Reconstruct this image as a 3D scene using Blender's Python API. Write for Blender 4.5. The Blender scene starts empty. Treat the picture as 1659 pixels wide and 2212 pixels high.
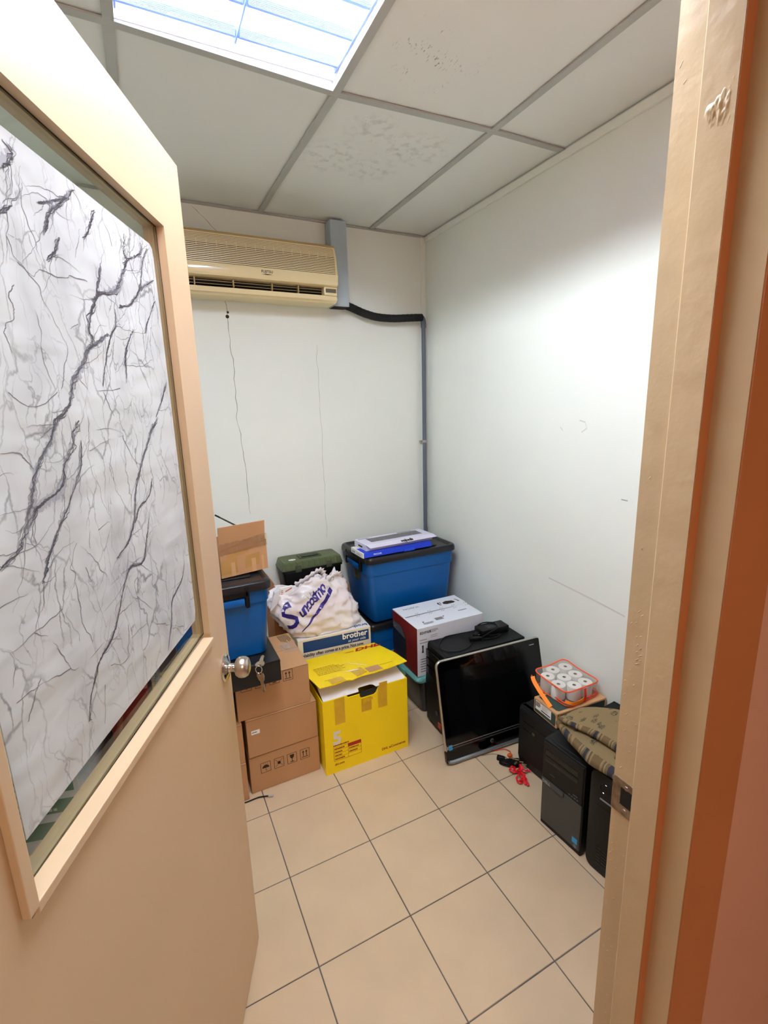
import bpy, bmesh, math, random
from mathutils import Vector, Matrix, noise
from mathutils.bvhtree import BVHTree

SC = bpy.context.scene
COL = SC.collection
R = math.radians
random.seed(7)

# ------------------------------------------------------------------ camera
cam_d = bpy.data.cameras.new('camera')
cam = bpy.data.objects.new('camera', cam_d)
COL.objects.link(cam)
YAW, PITCH, ROLL = 0.45927385, -0.21428107, -0.02881996
fw = Vector((math.sin(YAW)*math.cos(PITCH), math.cos(YAW)*math.cos(PITCH), math.sin(PITCH)))
r0 = Vector((math.cos(YAW), -math.sin(YAW), 0)); u0 = r0.cross(fw)
rt = r0*math.cos(ROLL)+u0*math.sin(ROLL); up = -r0*math.sin(ROLL)+u0*math.cos(ROLL)
M = Matrix.Identity(4)
for i in range(3):
    M[i][0] = rt[i]; M[i][1] = up[i]; M[i][2] = -fw[i]
M.translation = Vector((-0.26779, -1.643116, 1.548893))
cam.matrix_world = M
cam_d.sensor_fit = 'VERTICAL'; cam_d.sensor_height = 24.0
cam_d.lens = 24.0*1030.242/2212
cam_d.clip_start = 0.01
SC.camera = cam

# ------------------------------------------------------------------ world, exposure
w = bpy.data.worlds.new('world'); SC.world = w; w.use_nodes = True
w.node_tree.nodes['Background'].inputs[0].default_value = (0.9, 0.95, 1, 1)
w.node_tree.nodes['Background'].inputs[1].default_value = 0.05
SC.view_settings.view_transform = 'Standard'
SC.view_settings.look = 'None'
SC.view_settings.gamma = 1.0
SC.view_settings.use_curve_mapping = False
SC.view_settings.exposure = 0.0
TUBE_STRENGTH = 265.0
CORRIDOR_STRENGTH = 21.0

# ------------------------------------------------------------------ materials
def lin(h):
    h = h.lstrip('#'); o = []
    for i in (0, 2, 4):
        c = int(h[i:i+2], 16)/255
        o.append(c/12.92 if c <= .04045 else ((c+.055)/1.055)**2.4)
    return (*o, 1)
MATS = {}
def mat(name, hexc, rough=.5, metal=0, var=0, vscale=6, bump=0, bscale=80, trans=0, ior=1.45, coat=0, emit=0, emitc=None, spec=.5, var2=None, alpha=1, stretch=None):
    if name in MATS: return MATS[name]
    m = bpy.data.materials.new(name); m.use_nodes = True
    nt = m.node_tree; b = nt.nodes['Principled BSDF']
    b.inputs['Base Color'].default_value = lin(hexc)
    b.inputs['Roughness'].default_value = rough
    b.inputs['Metallic'].default_value = metal
    b.inputs['IOR'].default_value = ior
    b.inputs['Specular IOR Level'].default_value = spec
    b.inputs['Transmission Weight'].default_value = trans
    b.inputs['Coat Weight'].default_value = coat
    b.inputs['Alpha'].default_value = alpha
    if emit:
        b.inputs['Emission Color'].default_value = lin(emitc or hexc)
        b.inputs['Emission Strength'].default_value = emit
    if var or bump:
        tc = nt.nodes.new('ShaderNodeTexCoord')
        src = tc.outputs['Object']
        if stretch:
            mp = nt.nodes.new('ShaderNodeMapping'); mp.inputs['Scale'].default_value = stretch
            nt.links.new(src, mp.inputs['Vector']); src = mp.outputs['Vector']
    if var:
        n = nt.nodes.new('ShaderNodeTexNoise'); n.inputs['Scale'].default_value = vscale; n.inputs['Detail'].default_value = 5
        nt.links.new(src, n.inputs['Vector'])
        rp = nt.nodes.new('ShaderNodeValToRGB')
        c = lin(hexc)
        c2 = lin(var2) if var2 else tuple(x*(1-var) for x in c[:3])+(1,)
        c3 = c if var2 else tuple(min(1, x*(1+var*.5)) for x in c[:3])+(1,)
        rp.color_ramp.elements[0].position = .35; rp.color_ramp.elements[1].position = .65
        rp.color_ramp.elements[0].color = c2; rp.color_ramp.elements[1].color = c3
        nt.links.new(n.outputs['Fac'], rp.inputs['Fac'])
        nt.links.new(rp.outputs['Color'], b.inputs['Base Color'])
    if bump:
        n2 = nt.nodes.new('ShaderNodeTexNoise'); n2.inputs['Scale'].default_value = bscale; n2.inputs['Detail'].default_value = 4
        nt.links.new(src, n2.inputs['Vector'])
        bp = nt.nodes.new('ShaderNodeBump'); bp.inputs['Strength'].default_value = bump; bp.inputs['Distance'].default_value = .002
        nt.links.new(n2.outputs['Fac'], bp.inputs['Height'])
        nt.links.new(bp.outputs['Normal'], b.inputs['Normal'])
    MATS[name] = m
    return m
def thin_clear(name, hexc, haze=.0, gloss=.09, rough=.02):
    """thin clear sheet: mostly see-through, some mirror, some milky haze"""
    m = bpy.data.materials.new(name); m.use_nodes = True
    nt = m.node_tree; nt.nodes.clear()
    out = nt.nodes.new('ShaderNodeOutputMaterial')
    tr = nt.nodes.new('ShaderNodeBsdfTransparent'); tr.inputs[0].default_value = lin(hexc)
    gl = nt.nodes.new('ShaderNodeBsdfGlossy'); gl.inputs['Roughness'].default_value = rough
    df = nt.nodes.new('ShaderNodeBsdfDiffuse'); df.inputs[0].default_value = lin(hexc)
    lw = nt.nodes.new('ShaderNodeLayerWeight'); lw.inputs[0].default_value = .5
    pw = nt.nodes.new('ShaderNodeMath'); pw.operation = 'POWER'; pw.inputs[1].default_value = 5
    nt.links.new(lw.outputs['Facing'], pw.inputs[0])
    mul = nt.nodes.new('ShaderNodeMath'); mul.operation = 'MULTIPLY_ADD'; mul.inputs[1].default_value = .8; mul.inputs[2].default_value = gloss*.4
    nt.links.new(pw.outputs[0], mul.inputs[0])
    m1 = nt.nodes.new('ShaderNodeMixShader'); m1.inputs[0].default_value = haze
    nt.links.new(tr.outputs[0], m1.inputs[1]); nt.links.new(df.outputs[0], m1.inputs[2])
    m2 = nt.nodes.new('ShaderNodeMixShader')
    nt.links.new(mul.outputs[0], m2.inputs[0])
    nt.links.new(m1.outputs[0], m2.inputs[1]); nt.links.new(gl.outputs[0], m2.inputs[2])
    nt.links.new(m2.outputs[0], out.inputs[0])
    MATS[name] = m
    return m

WALL = mat('wall_paint', '#eef3ea', .75, var=.03, vscale=1.6, bump=.05, bscale=60)
TILEC = None
DOORP = mat('door_paint', '#d5b793', .42, var=.035, vscale=2.2, bump=.06, bscale=25)
JAMBP = mat('jamb_paint', '#ceb38c', .34, var=.05, vscale=3, bump=1.0, bscale=22, stretch=(1, 1, 1))
BROWNP = mat('brown_paint', '#ba7142', .5, var=.05, vscale=4, bump=.08, bscale=30)
PINKP = mat('pink_paint', '#d09a82', .7, var=.03, vscale=2, bump=.04, bscale=40)
GREYBAR = mat('grid_metal', '#b7bab4', .45, var=.05, vscale=5)
CHROME = mat('chrome', '#d8d8d8', .12, 1)
SATIN = mat('satin_steel', '#c9c2b8', .28, 1)
STEEL_WORN = mat('worn_steel', '#a0948a', .35, 1, var=.35, vscale=60)
BLACKP = mat('black_plastic', '#060607', .45, bump=.04, bscale=200, spec=.28)
BLACKM = mat('black_metal', '#08090b', .5, bump=.06, bscale=300, spec=.3)
BLACKG = mat('black_gloss', '#030304', .06)
DARKGREY = mat('dark_grey_plastic', '#1d1e20', .4)
CARD = mat('cardboard', '#ba8c60', .8, var=.06, vscale=5, bump=.05, bscale=120)
CARDL = mat('cardboard_light', '#c99a6a', .8, var=.08, vscale=7)
CARDR = mat('cardboard_reddish', '#b5764c', .8, var=.08, vscale=4)
PRINT = mat('black_print', '#2a2119', .8)
PRINTF = mat('faded_print', '#6d5338', .8)
TAPE = mat('parcel_tape', '#b58a50', .22, coat=.3, var=.1, vscale=20)
TAPEC = thin_clear('clear_tape', '#f3ead8', haze=.18, gloss=.2, rough=.08)
YELLOW = mat('yellow_card', '#ffdb00', .45, var=.03, vscale=3, bump=.04, bscale=40)
YTAPE = mat('yellow_tape_patch', '#d5a70c', .25, coat=.4, var=.06, vscale=30)
RED = mat('red_print', '#b3221c', .5)
WHITE = mat('white_card', '#ecebe8', .5, var=.03, vscale=4)
WHITEB = mat('white_paper', '#f4f3f0', .7)
CREAM = mat('cream_card', '#e6ddcb', .6, var=.04, vscale=5)
NAVY = mat('navy_print', '#0b3c78', .45)
INKBLUE = mat('ink_violet_blue', '#2a1f7a', .5)
TUBB = mat('blue_tub_plastic', '#00559b', .36, var=.06, vscale=3, bump=.03, bscale=120)
TUBL = mat('tub_lid_plastic', '#17171a', .3, bump=.05, bscale=150)
OLIVE = mat('olive_plastic', '#4f5a38', .5, bump=.08, bscale=150)
OLIVED = mat('olive_dark', '#3b4530', .55)
BRIGHTBLUE = mat('bright_blue_card', '#0b38c8', .3)
LILACW = mat('lilac_white_card', '#dad8ea', .4)
AC = mat('aged_cream_plastic', '#f0deae', .3, var=.05, vscale=4)
ACD = mat('aged_cream_dark', '#b39a63', .45)
DARK = mat('dark_void', '#0c0a08', .8)
GREYPVC = mat('grey_pvc', '#5d6570', .5)
PALEBLUE = mat('pale_blue_metal', '#aebcc4', .42, var=.06, vscale=5)
FOAM = mat('black_foam', '#121214', .75, bump=.6, bscale=110)
MAROON = mat('maroon_card', '#6d1514', .35, var=.08, vscale=3)
TEAL = mat('teal_plastic', '#5c9a92', .35)
SMOKE = mat('smoke_plastic', '#30343a', .25)
ORANGE = mat('orange_webbing', '#ff8c1a', .6, bump=.2, bscale=400)
ORANGER = mat('orange_piping', '#f4511e', .35)
REDR = mat('red_ribbon', '#d8121f', .4)
GREENC = mat('dark_green_print', '#2c4038', .7)
PRTEAL = mat('green_print', '#0e6a54', .6)
SILVER = mat('silver_trim', '#b9bcc0', .3, .85)
BLUEST = mat('blue_sticker', '#2f9bd0', .4)
PAPER = mat('paper_roll', '#f6f5f2', .85)
CORE = mat('paper_core', '#6d5648', .8)
GLASS = thin_clear('window_glass', '#f2f7f4', haze=.0, gloss=.1, rough=.0)
VINYL = thin_clear('clear_vinyl', '#f6f4f0', haze=.10, gloss=.12, rough=.06)
GREYTXT = mat('grey_print', '#8c8c90', .7)

# ------------------------------------------------------------------ helpers
def link(name, me, parent=None, loc=None, rot=None):
    o = bpy.data.objects.new(name, me); COL.objects.link(o)
    if parent is not None: o.parent = parent
    if loc is not None: o.location = loc
    if rot is not None: o.rotation_euler = rot
    return o
def obj(name, bm, m, parent=None, smooth=False, loc=None, rot=None):
    me = bpy.data.meshes.new(name)
    bmesh.ops.recalc_face_normals(bm, faces=bm.faces[:])
    bm.to_mesh(me); bm.free()
    for mm in (m if isinstance(m, (list, tuple)) else [m]): me.materials.append(mm)
    if smooth:
        me.polygons.foreach_set('use_smooth', [True]*len(me.polygons))
        if smooth != 'all':
            try: me.set_sharp_from_angle(angle=R(35))
            except Exception: pass
    return link(name, me, parent, loc, rot)
def obj_each(name, bm, m, parent=None, smooth=False):
    """one object per separate piece of the mesh"""
    seen = set(); out = []
    for v0 in bm.verts[:]:
        if v0 in seen: continue
        isl = []; st = [v0]; seen.add(v0)
        while st:
            v = st.pop(); isl.append(v)
            for e in v.link_edges:
                q = e.other_vert(v)
                if q not in seen: seen.add(q); st.append(q)
        b = bmesh.new(); mp = {v: b.verts.new(v.co) for v in isl}
        for f in {f for v in isl for f in v.link_faces}: b.faces.new([mp[v] for v in f.verts])
        out.append(obj(name, b, m, parent, smooth))
    bm.free(); return out
def thing(name, label, cat, loc=(0, 0, 0), rotz=0, group=None, rot=None):
    o = bpy.data.objects.new(name, None); COL.objects.link(o)
    o.empty_display_size = .05
    o.location = loc; o.rotation_euler = rot or (0, 0, rotz)
    tag(o, label, cat, group)
    return o
def tag(o, label, cat, group=None):
    o['label'] = label; o['category'] = cat
    if group: o['group'] = group
    return o
def struct(o, label=None):
    o['kind'] = 'structure'
    if label: o['label'] = label
    return o
def add_box(bm, x0, x1, y0, y1, z0, z1, bev=0, seg=2, M=None, mi=0):
    t = bmesh.new()
    bmesh.ops.create_cube(t, size=1)
    for v in t.verts:
        v.co = Vector(((x0+x1)/2+v.co.x*(x1-x0), (y0+y1)/2+v.co.y*(y1-y0), (z0+z1)/2+v.co.z*(z1-z0)))
    if bev: bmesh.ops.bevel(t, geom=t.edges[:], offset=bev, segments=seg, profile=.5, affect='EDGES')
    return merge(bm, t, M, mi)
def merge(bm, t, M=None, mi=0):
    mp = {}
    for v in t.verts: mp[v] = bm.verts.new(M @ v.co if M else v.co)
    for f in t.faces:
        try:
            g = bm.faces.new([mp[v] for v in f.verts]); g.material_index = mi; g.smooth = f.smooth
        except ValueError: pass
    t.free()
    return bm
def box(x0, x1, y0, y1, z0, z1, bev=0, seg=2):
    return add_box(bmesh.new(), x0, x1, y0, y1, z0, z1, bev, seg)
def loft(rings, cap0=True, cap1=True, closed=True, bm=None):
    bm = bm or bmesh.new()
    vs = [[bm.verts.new(p) for p in r] for r in rings]
    n = len(rings[0])
    for a, b in zip(vs, vs[1:]):
        for i in range(n if closed else n-1):
            j = (i+1) % n
            bm.faces.new((a[i], a[j], b[j], b[i]))
    if cap0: bm.faces.new(vs[0][::-1])
    if cap1: bm.faces.new(vs[-1])
    return bm
def rrect(x0, x1, y0, y1, r, z, n=4):
    p = []
    for cx, cy, a0 in ((x1-r, y1-r, 0), (x0+r, y1-r, 90), (x0+r, y0+r, 180), (x1-r, y0+r, 270)):
        for k in range(n+1):
            a = R(a0+90*k/n); p.append(Vector((cx+r*math.cos(a), cy+r*math.sin(a), z)))
    return p
def prism(pts, h0, h1, axis='z'):
    """extrude a 2D polygon between two heights along an axis"""
    def P(a, b, h): return {'z': (a, b, h), 'y': (a, h, b), 'x': (h, a, b)}[axis]
    return loft([[Vector(P(a, b, h)) for a, b in pts] for h in (h0, h1)])
def catmull(pts, n=8):
    pts = [Vector(p) for p in pts]
    if len(pts) < 3: return pts
    q = [pts[0]*2-pts[1]]+pts+[pts[-1]*2-pts[-2]]
    out = []
    for i in range(1, len(q)-2):
        a, b, c, d = q[i-1:i+3]
        for k in range(n):
            t = k/n
            out.append(.5*((2*b)+(c-a)*t+(2*a-5*b+4*c-d)*t*t+(3*b-a-3*c+d)*t**3))
    out.append(pts[-1])
    return out
def tube(pts, r, n=8, smooth=6, bm=None, flat=None):
    P = catmull(pts, smooth) if smooth else [Vector(p) for p in pts]
    rings = []; nrm = None
    for i, p in enumerate(P):
        t = (P[min(i+1, len(P)-1)]-P[max(i-1, 0)]).normalized()
        if nrm is None:
            a = Vector((0, 0, 1)) if abs(t.z) < .9 else Vector((1, 0, 0))
            nrm = (a-t*a.dot(t)).normalized()
        else: nrm = (nrm-t*nrm.dot(t)).normalized()
        bn = t.cross(nrm)
        rr = r(i/(len(P)-1)) if callable(r) else r
        ry = rr*(flat or 1)
        rings.append([p+bn*rr*math.cos(2*math.pi*k/n)+nrm*ry*math.sin(2*math.pi*k/n) for k in range(n)])
    return loft(rings, bm=bm)
def lathe(prof, n=24, M=None, bm=None, caps=True):
    rings = []
    for rr, z in prof:
        rings.append([Vector((max(rr, 1e-4)*math.cos(2*math.pi*k/n), max(rr, 1e-4)*math.sin(2*math.pi*k/n), z)) for k in range(n)])
    if M: rings = [[M @ p for p in r] for r in rings]
    return loft(rings, caps, caps, bm=bm)
def frame(o, xd, yd):
    xd = Vector(xd).normalized(); yd = Vector(yd).normalized(); zd = xd.cross(yd)
    m = Matrix.Identity(4)
    for i in range(3): m[i][0] = xd[i]; m[i][1] = yd[i]; m[i][2] = zd[i]
    m.translation = Vector(o)
    return m
def text_bm(s, size, F, shear=0, align='LEFT', sx=1, ext=.0002, bold=0, space=1):
    cu = bpy.data.curves.new('t', 'FONT'); cu.body = s; cu.size = size; cu.align_x = align
    cu.shear = shear; cu.extrude = ext; cu.offset = bold; cu.resolution_u = 2; cu.space_character = space
    o = bpy.data.objects.new('t', cu); COL.objects.link(o)
    dg = bpy.context.evaluated_depsgraph_get()
    me = bpy.data.meshes.new_from_object(o.evaluated_get(dg))
    bm = bmesh.new(); bm.from_mesh(me)
    bpy.data.objects.remove(o); bpy.data.curves.remove(cu); bpy.data.meshes.remove(me)
    for v in bm.verts: v.co = F @ Vector((v.co.x*sx, v.co.y, v.co.z+ext))
    return bm
def text(name, s, size, o, xd, yd, m, parent, **k):
    return obj(name, text_bm(s, size, frame(o, xd, yd), **k), m, parent)
def flat(polys, F, lift=.0003, bm=None):
    """flat print: polygons in a local 2D frame"""
    bm = bm or bmesh.new()
    for pl in polys:
        vs = [bm.verts.new(F @ Vector((a, b, lift))) for a, b in pl]
        bm.faces.new(vs)
    return bm
def rect(x, y, ww, h): return [(x, y), (x+ww, y), (x+ww, y+h), (x, y+h)]
def stroke(pts, wd):
    out = []
    for (ax, ay), (bx, by) in zip(pts, pts[1:]):
        d = Vector((bx-ax, by-ay)); L = d.length or 1e-6; n = Vector((-d.y, d.x))/L*wd/2
        out.append([(ax+n.x, ay+n.y), (ax-n.x, ay-n.y), (bx-n.x, by-n.y), (bx+n.x, by+n.y)])
    return out
def circle(cx, cy, r, n=14, a0=0, a1=360):
    return [(cx+r*math.cos(R(a0+(a1-a0)*k/n)), cy+r*math.sin(R(a0+(a1-a0)*k/n))) for k in range(n if a1-a0 == 360 else n+1)]
def ringpts(cx, cy, r, n=18): return [(cx+r*math.cos(2*math.pi*k/n), cy+r*math.sin(2*math.pi*k/n)) for k in range(n+1)]
def lines_of_text(x, y, ww, h, rows, rnd, fill=.55):
    """tiny unreadable print: short bars in rows"""
    out = []; rh = h/rows
    for r in range(rows):
        a = x; end = x+ww*(.6+.4*rnd.random())
        while a < end:
            b = min(end, a+ww*(.03+.09*rnd.random()))
            out.append(rect(a, y+h-(r+1)*rh+rh*.2, b-a, rh*fill)); a = b+ww*.015
    return out

# ================================================================== SETTING
WX, BY, CZ = 1.325, .941, 2.503
LX, FY = -1.15, -1.215            # left wall, room face of the partition
CY = -1.3284                       # corridor face of the partition
NX = [-.821, -.221, .379, .979]    # ceiling grid lines
NY = -.085
# walls
wall_back = struct(obj('wall_back', box(LX-.1, WX+.1, BY, BY+.1, -.02, CZ+.15), WALL), 'cream painted back wall with fine cracks')
wall_right = struct(obj('wall_right', box(WX, WX+.1, FY, BY, -.02, CZ+.15), WALL), 'white painted right wall')
wall_left = struct(obj('wall_left', box(LX-.1, LX, FY, BY, -.02, CZ+.15), WALL), 'white painted left wall behind the door')
# front partition around the door opening
OX0, OX1, OZ = -.545, .382, 2.10
bm = bmesh.new()
add_box(bm, -2.6, OX0, CY+.003, FY, -.02, CZ+.15); add_box(bm, OX1, 2.4, CY+.003, FY, -.02, CZ+.15); add_box(bm, OX0, OX1, CY+.003, FY, OZ, CZ+.15)
struct(obj('wall_front', bm, PINKP), 'partition wall with the doorway, pink on the corridor side')

# cracks in the back wall
def crack(pts, wd, seed):
    rnd = random.Random(seed); P = []
    for (ax, az), (bx, bz) in zip(pts, pts[1:]):
        n = max(3, int(abs(bz-az)/.03))
        for k in range(n):
            t = k/n; P.append((ax+(bx-ax)*t+rnd.uniform(-.004, .004), az+(bz-az)*t))
    P.append(pts[-1])
    bmc = bmesh.new()
    vs = []
    for i, (x, z) in enumerate(P):
        ww = wd*rnd.uniform(.35, 1)
        vs.append((bmc.verts.new((x-ww/2, BY-.0006, z)), bmc.verts.new((x+ww/2, BY-.0006, z))))
    for a, b in zip(vs, vs[1:]): bmc.faces.new((a[0], a[1], b[1], b[0]))
    return bmc
CRK = mat('crack_shadow', '#8f8a80', .9); CRKL = mat('hairline', '#bdb9ae', .9)
obj_each('crack', crack([(0.1721, 2.0955), (0.1794, 2.0106), (0.1767, 1.9346), (0.187, 1.7799), (0.1799, 1.5276), (0.2009, 1.2867), (0.2035, 1.0104)], .0032, 1), CRK, wall_back)
obj_each('crack', crack([(0.6303, 1.8935), (0.6319, 1.6133), (0.6341, 1.2803), (0.6301, 0.8176)], .0022, 2), CRKL, wall_back)
obj_each('crack', crack([(0.0651, 2.488), (0.1115, 2.4458), (0.1627, 2.397)], .003, 3), CRK, wall_back)
obj_each('crack', flat([circle(0, 0, .009, 9), circle(.004, .02, .006, 8)], frame((0.1774, BY-.0008, 2.0126), (1, 0, 0), (0, 0, 1))), PRINT, wall_back)
# scuffs on the right wall
SCUFF = mat('scuff', '#dbd9d3', .9)
def wall_scuff(pts, wd):
    b = bmesh.new(); P = [Vector((WX-.0008, *p)) for p in pts]; vs = []
    for p in P: vs.append((b.verts.new(p+Vector((0, 0, wd/2))), b.verts.new(p-Vector((0, 0, wd/2)))))
    for a, c in zip(vs, vs[1:]): b.faces.new((a[0], a[1], c[1], c[0]))
    return b
obj_each('scuff', wall_scuff([(-0.1132, 0.7649), (-0.261, 0.7542), (-0.3813, 0.7446), (-0.511, 0.7305)], .006), SCUFF, wall_right)
obj_each('scuff', wall_scuff([(-0.2379, 1.4783), (-0.266, 1.4713), (-0.2768, 1.4477), (-0.2507, 1.4304)], .006), SCUFF, wall_right)
obj_each('scuff', wall_scuff([(-0.1375, 1.4503), (-0.1537, 1.4352)], .005), SCUFF, wall_right)
obj_each('scuff', wall_scuff([(-0.4548, 1.1854), (-0.4823, 1.1845)], .0045), mat('scuff_dark', '#aaa9a6', .9), wall_right)

# trims: wall angle along the right wall, cover strip in the back corner
struct(obj('trim_1', box(WX-.012, WX, FY, BY-.001, CZ-.032, CZ-.003, .002), WALL), 'cream wall angle along the top of the right wall')
struct(obj('trim_2', box(WX-.034, WX-.0005, BY-.006, BY, .79, CZ-.004, .0015), WALL), 'narrow vertical cover strip in the back corner')
bm = box(LX, WX-.013, BY-.01, BY, CZ-.006, CZ, .001)
struct(obj('trim_3', bm, GREYBAR), 'thin grey ceiling angle along the back wall')

# floor with single tiles
T = .3
GROUT = mat('grout', '#5c5a57', .85, var=.25, vscale=3)
floor = struct(obj('floor', box(LX-.1, WX+.1, FY-.02, BY+.1, -.03, -.0022), GROUT), 'beige tiled floor with dark joints')
def tile_material():
    m = mat('floor_tile', '#cdb493', .30, var=.05, vscale=7, bump=.04, bscale=30)
    return m
TILEM = tile_material()
tile_meshes = {}
def tile_mesh(wx, wy):
    k = (round(wx, 4), round(wy, 4))
    if k not in tile_meshes:
        b = box(-wx/2, wx/2, -wy/2, wy/2, -.008, 0)
        top = [e for e in b.edges if all(abs(v.co.z) < 1e-6 for v in e.verts)]
        bmesh.ops.bevel(b, geom=top, offset=.0012, segments=1, affect='EDGES')
        me = bpy.data.meshes.new('floor_tile'); b.to_mesh(me); b.free(); me.materials.append(TILEM); tile_meshes[k] = me
    return tile_meshes[k]
g = .0017
for i in range(-4, 5):
    for j in range(-5, 4):
        x0, x1 = max(LX, i*T+g), min(WX, (i+1)*T-g)
        y0, y1 = max(FY, j*T+g), min(BY, (j+1)*T-g)
        if x1-x0 < .01 or y1-y0 < .01: continue
        link('floor_tile', tile_mesh(x1-x0, y1-y0), floor, ((x0+x1)/2, (y0+y1)/2, 0))
# corridor shell
struct(obj('floor_corridor', box(-2.6, 2.4, -3.6, FY-.02, -.03, 0), TILEM), 'corridor floor outside the doorway')
CORW = mat('corridor_wall', '#d9b9a0', .8)
struct(obj('wall_corridor_back', box(-2.6, 2.4, -3.7, -3.6, 0, CZ+.15), CORW), 'corridor wall behind the camera')
struct(obj('wall_corridor_left', box(-2.7, -2.6, -3.6, CY, 0, CZ+.15), CORW), 'corridor end wall on the left')
struct(obj('wall_corridor_right', box(2.4, 2.5, -3.6, CY, 0, CZ+.15), CORW), 'corridor end wall on the right')
struct(obj('ceiling_corridor', box(-2.6, 2.4, -3.6, CY, CZ, CZ+.05), mat('corridor_ceiling', '#e6e3da', .8)), 'corridor ceiling')

# ceiling: slab, grid bars, single tiles (one grid crossing sags a little)
def sag(x, y):
    d = math.hypot(x-NX[2], (y-NY)*.8); return -.02*max(0, 1-d/.62)
def ceiling_tile_material():
    m = bpy.data.materials.new('ceiling_tile'); m.use_nodes = True
    nt = m.node_tree; b = nt.nodes['Principled BSDF']; b.inputs['Roughness'].default_value = .85
    geo = nt.nodes.new('ShaderNodeNewGeometry')
    def noise_(scale, detail=4):
        n = nt.nodes.new('ShaderNodeTexNoise'); n.inputs['Scale'].default_value = scale; n.inputs['Detail'].default_value = detail
        nt.links.new(geo.outputs['Position'], n.inputs['Vector']); return n.outputs['Fac']
    def math_(op, a, b_):
        n = nt.nodes.new('ShaderNodeMath'); n.operation = op; n.use_clamp = op in ('SUBTRACT', 'MULTIPLY')
        for i, s in enumerate((a, b_)):
            if isinstance(s, (int, float)): n.inputs[i].default_value = s
            else: nt.links.new(s, n.inputs[i])
        return n.outputs[0]
    def spot(cx, cy, r):
        d = nt.nodes.new('ShaderNodeVectorMath'); d.operation = 'DISTANCE'
        d.inputs[1].default_value = (cx, cy, CZ)
        nt.links.new(geo.outputs['Position'], d.inputs[0])
        mr = nt.nodes.new('ShaderNodeMapRange'); mr.inputs[1].default_value = r; mr.inputs[2].default_value = r*.35
        mr.inputs[3].default_value = 0; mr.inputs[4].default_value = 1
        nt.links.new(d.outputs['Value'], mr.inputs[0]); return mr.outputs[0]
    spots = None
    for s in ((.60, -.28, .13), (.54, -.36, .11), (.67, -.34, .10)):
        o = spot(*s); spots = o if spots is None else math_('MAXIMUM', spots, o)
    faint = None
    for s in ((.78, .14, .17), (.58, .06, .12), (.52, .30, .16), (.70, .35, .13)):
        o = spot(*s); faint = o if faint is None else math_('MAXIMUM', faint, o)
    mp = nt.nodes.new('ShaderNodeMapping'); mp.inputs['Rotation'].default_value = (0, 0, R(35)); mp.inputs['Scale'].default_value = (150, 60, 60)
    nt.links.new(geo.outputs['Position'], mp.inputs['Vector'])
    n1 = nt.nodes.new('ShaderNodeTexNoise'); n1.inputs['Scale'].default_value = 1; n1.inputs['Detail'].default_value = 3
    nt.links.new(mp.outputs[0], n1.inputs['Vector'])
    rp = nt.nodes.new('ShaderNodeValToRGB'); rp.color_ramp.elements[0].position = .60; rp.color_ramp.elements[1].position = .68
    nt.links.new(n1.outputs['Fac'], rp.inputs[0])
    rp2 = nt.nodes.new('ShaderNodeValToRGB'); rp2.color_ramp.elements[0].position = .48; rp2.color_ramp.elements[1].position = .60
    nt.links.new(noise_(14, 2), rp2.inputs[0])
    speck = math_('MULTIPLY', math_('MULTIPLY', spots, rp.outputs[0]), rp2.outputs[0])
    rp3 = nt.nodes.new('ShaderNodeValToRGB'); rp3.color_ramp.elements[0].position = .5; rp3.color_ramp.elements[1].position = .75
    nt.links.new(noise_(28, 6), rp3.inputs[0])
    faintm = math_('MULTIPLY', math_('MAXIMUM', math_('MULTIPLY', faint, rp3.outputs[0]), math_('MULTIPLY', math_('MULTIPLY', faint, rp.outputs[0]), rp2.outputs[0])), .36)
    mx = nt.nodes.new('ShaderNodeMix'); mx.data_type = 'RGBA'
    mx.inputs[6].default_value = lin('#ecf0ea'); mx.inputs[7].default_value = lin('#6f675c')
    nt.links.new(math_('MAXIMUM', math_('MULTIPLY', speck, .8), faintm), mx.inputs[0])
    nt.links.new(mx.outputs[2], b.inputs['Base Color'])
    bp = nt.nodes.new('ShaderNodeBump'); bp.inputs['Strength'].default_value = .1; bp.inputs['Distance'].default_value = .002
    nt.links.new(noise_(120), bp.inputs['Height']); nt.links.new(bp.outputs[0], b.inputs['Normal'])
    return m
CTILE = ceiling_tile_material()
ceiling = struct(obj('ceiling', box(LX-.1, WX+.1, FY, BY+.1, CZ+.12, CZ+.16), mat('ceiling_slab', '#b9b7b0', .9)), 'suspended ceiling of white panels in a grey grid')
xs = [LX]+NX+[WX]; ys = [FY, NY, BY]
for i in range(5):
    for j in range(2):
        if i == 2 and j == 0: continue                # the light sits in this bay
        x0, x1, y0, y1 = xs[i]+.004, xs[i+1]-.004, ys[j]+.004, ys[j+1]-.004
        n = 6; b = bmesh.new(); grid = []
        for a in range(n+1):
            row = []
            for c in range(n+1):
                x = x0+(x1-x0)*a/n; y = y0+(y1-y0)*c/n
                row.append((b.verts.new((x, y, CZ+.006+sag(x, y))), b.verts.new((x, y, CZ+.018+sag(x, y)))))
            grid.append(row)
        for a in range(n):
            for c in range(n):
                b.faces.new([grid[a][c][0], grid[a][c+1][0], grid[a+1][c+1][0], grid[a+1][c][0]])
                b.faces.new([grid[a][c][1], grid[a+1][c][1], grid[a+1][c+1][1], grid[a][c+1][1]])
        for a in range(n):
            for (p, q) in ((grid[a][0], grid[a+1][0]), (grid[a+1][n], grid[a][n]), (grid[0][a+1], grid[0][a]), (grid[n][a], grid[n][a+1])):
                b.faces.new([p[0], q[0], q[1], p[1]])
        obj('ceiling_tile', b, CTILE, ceiling)
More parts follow.
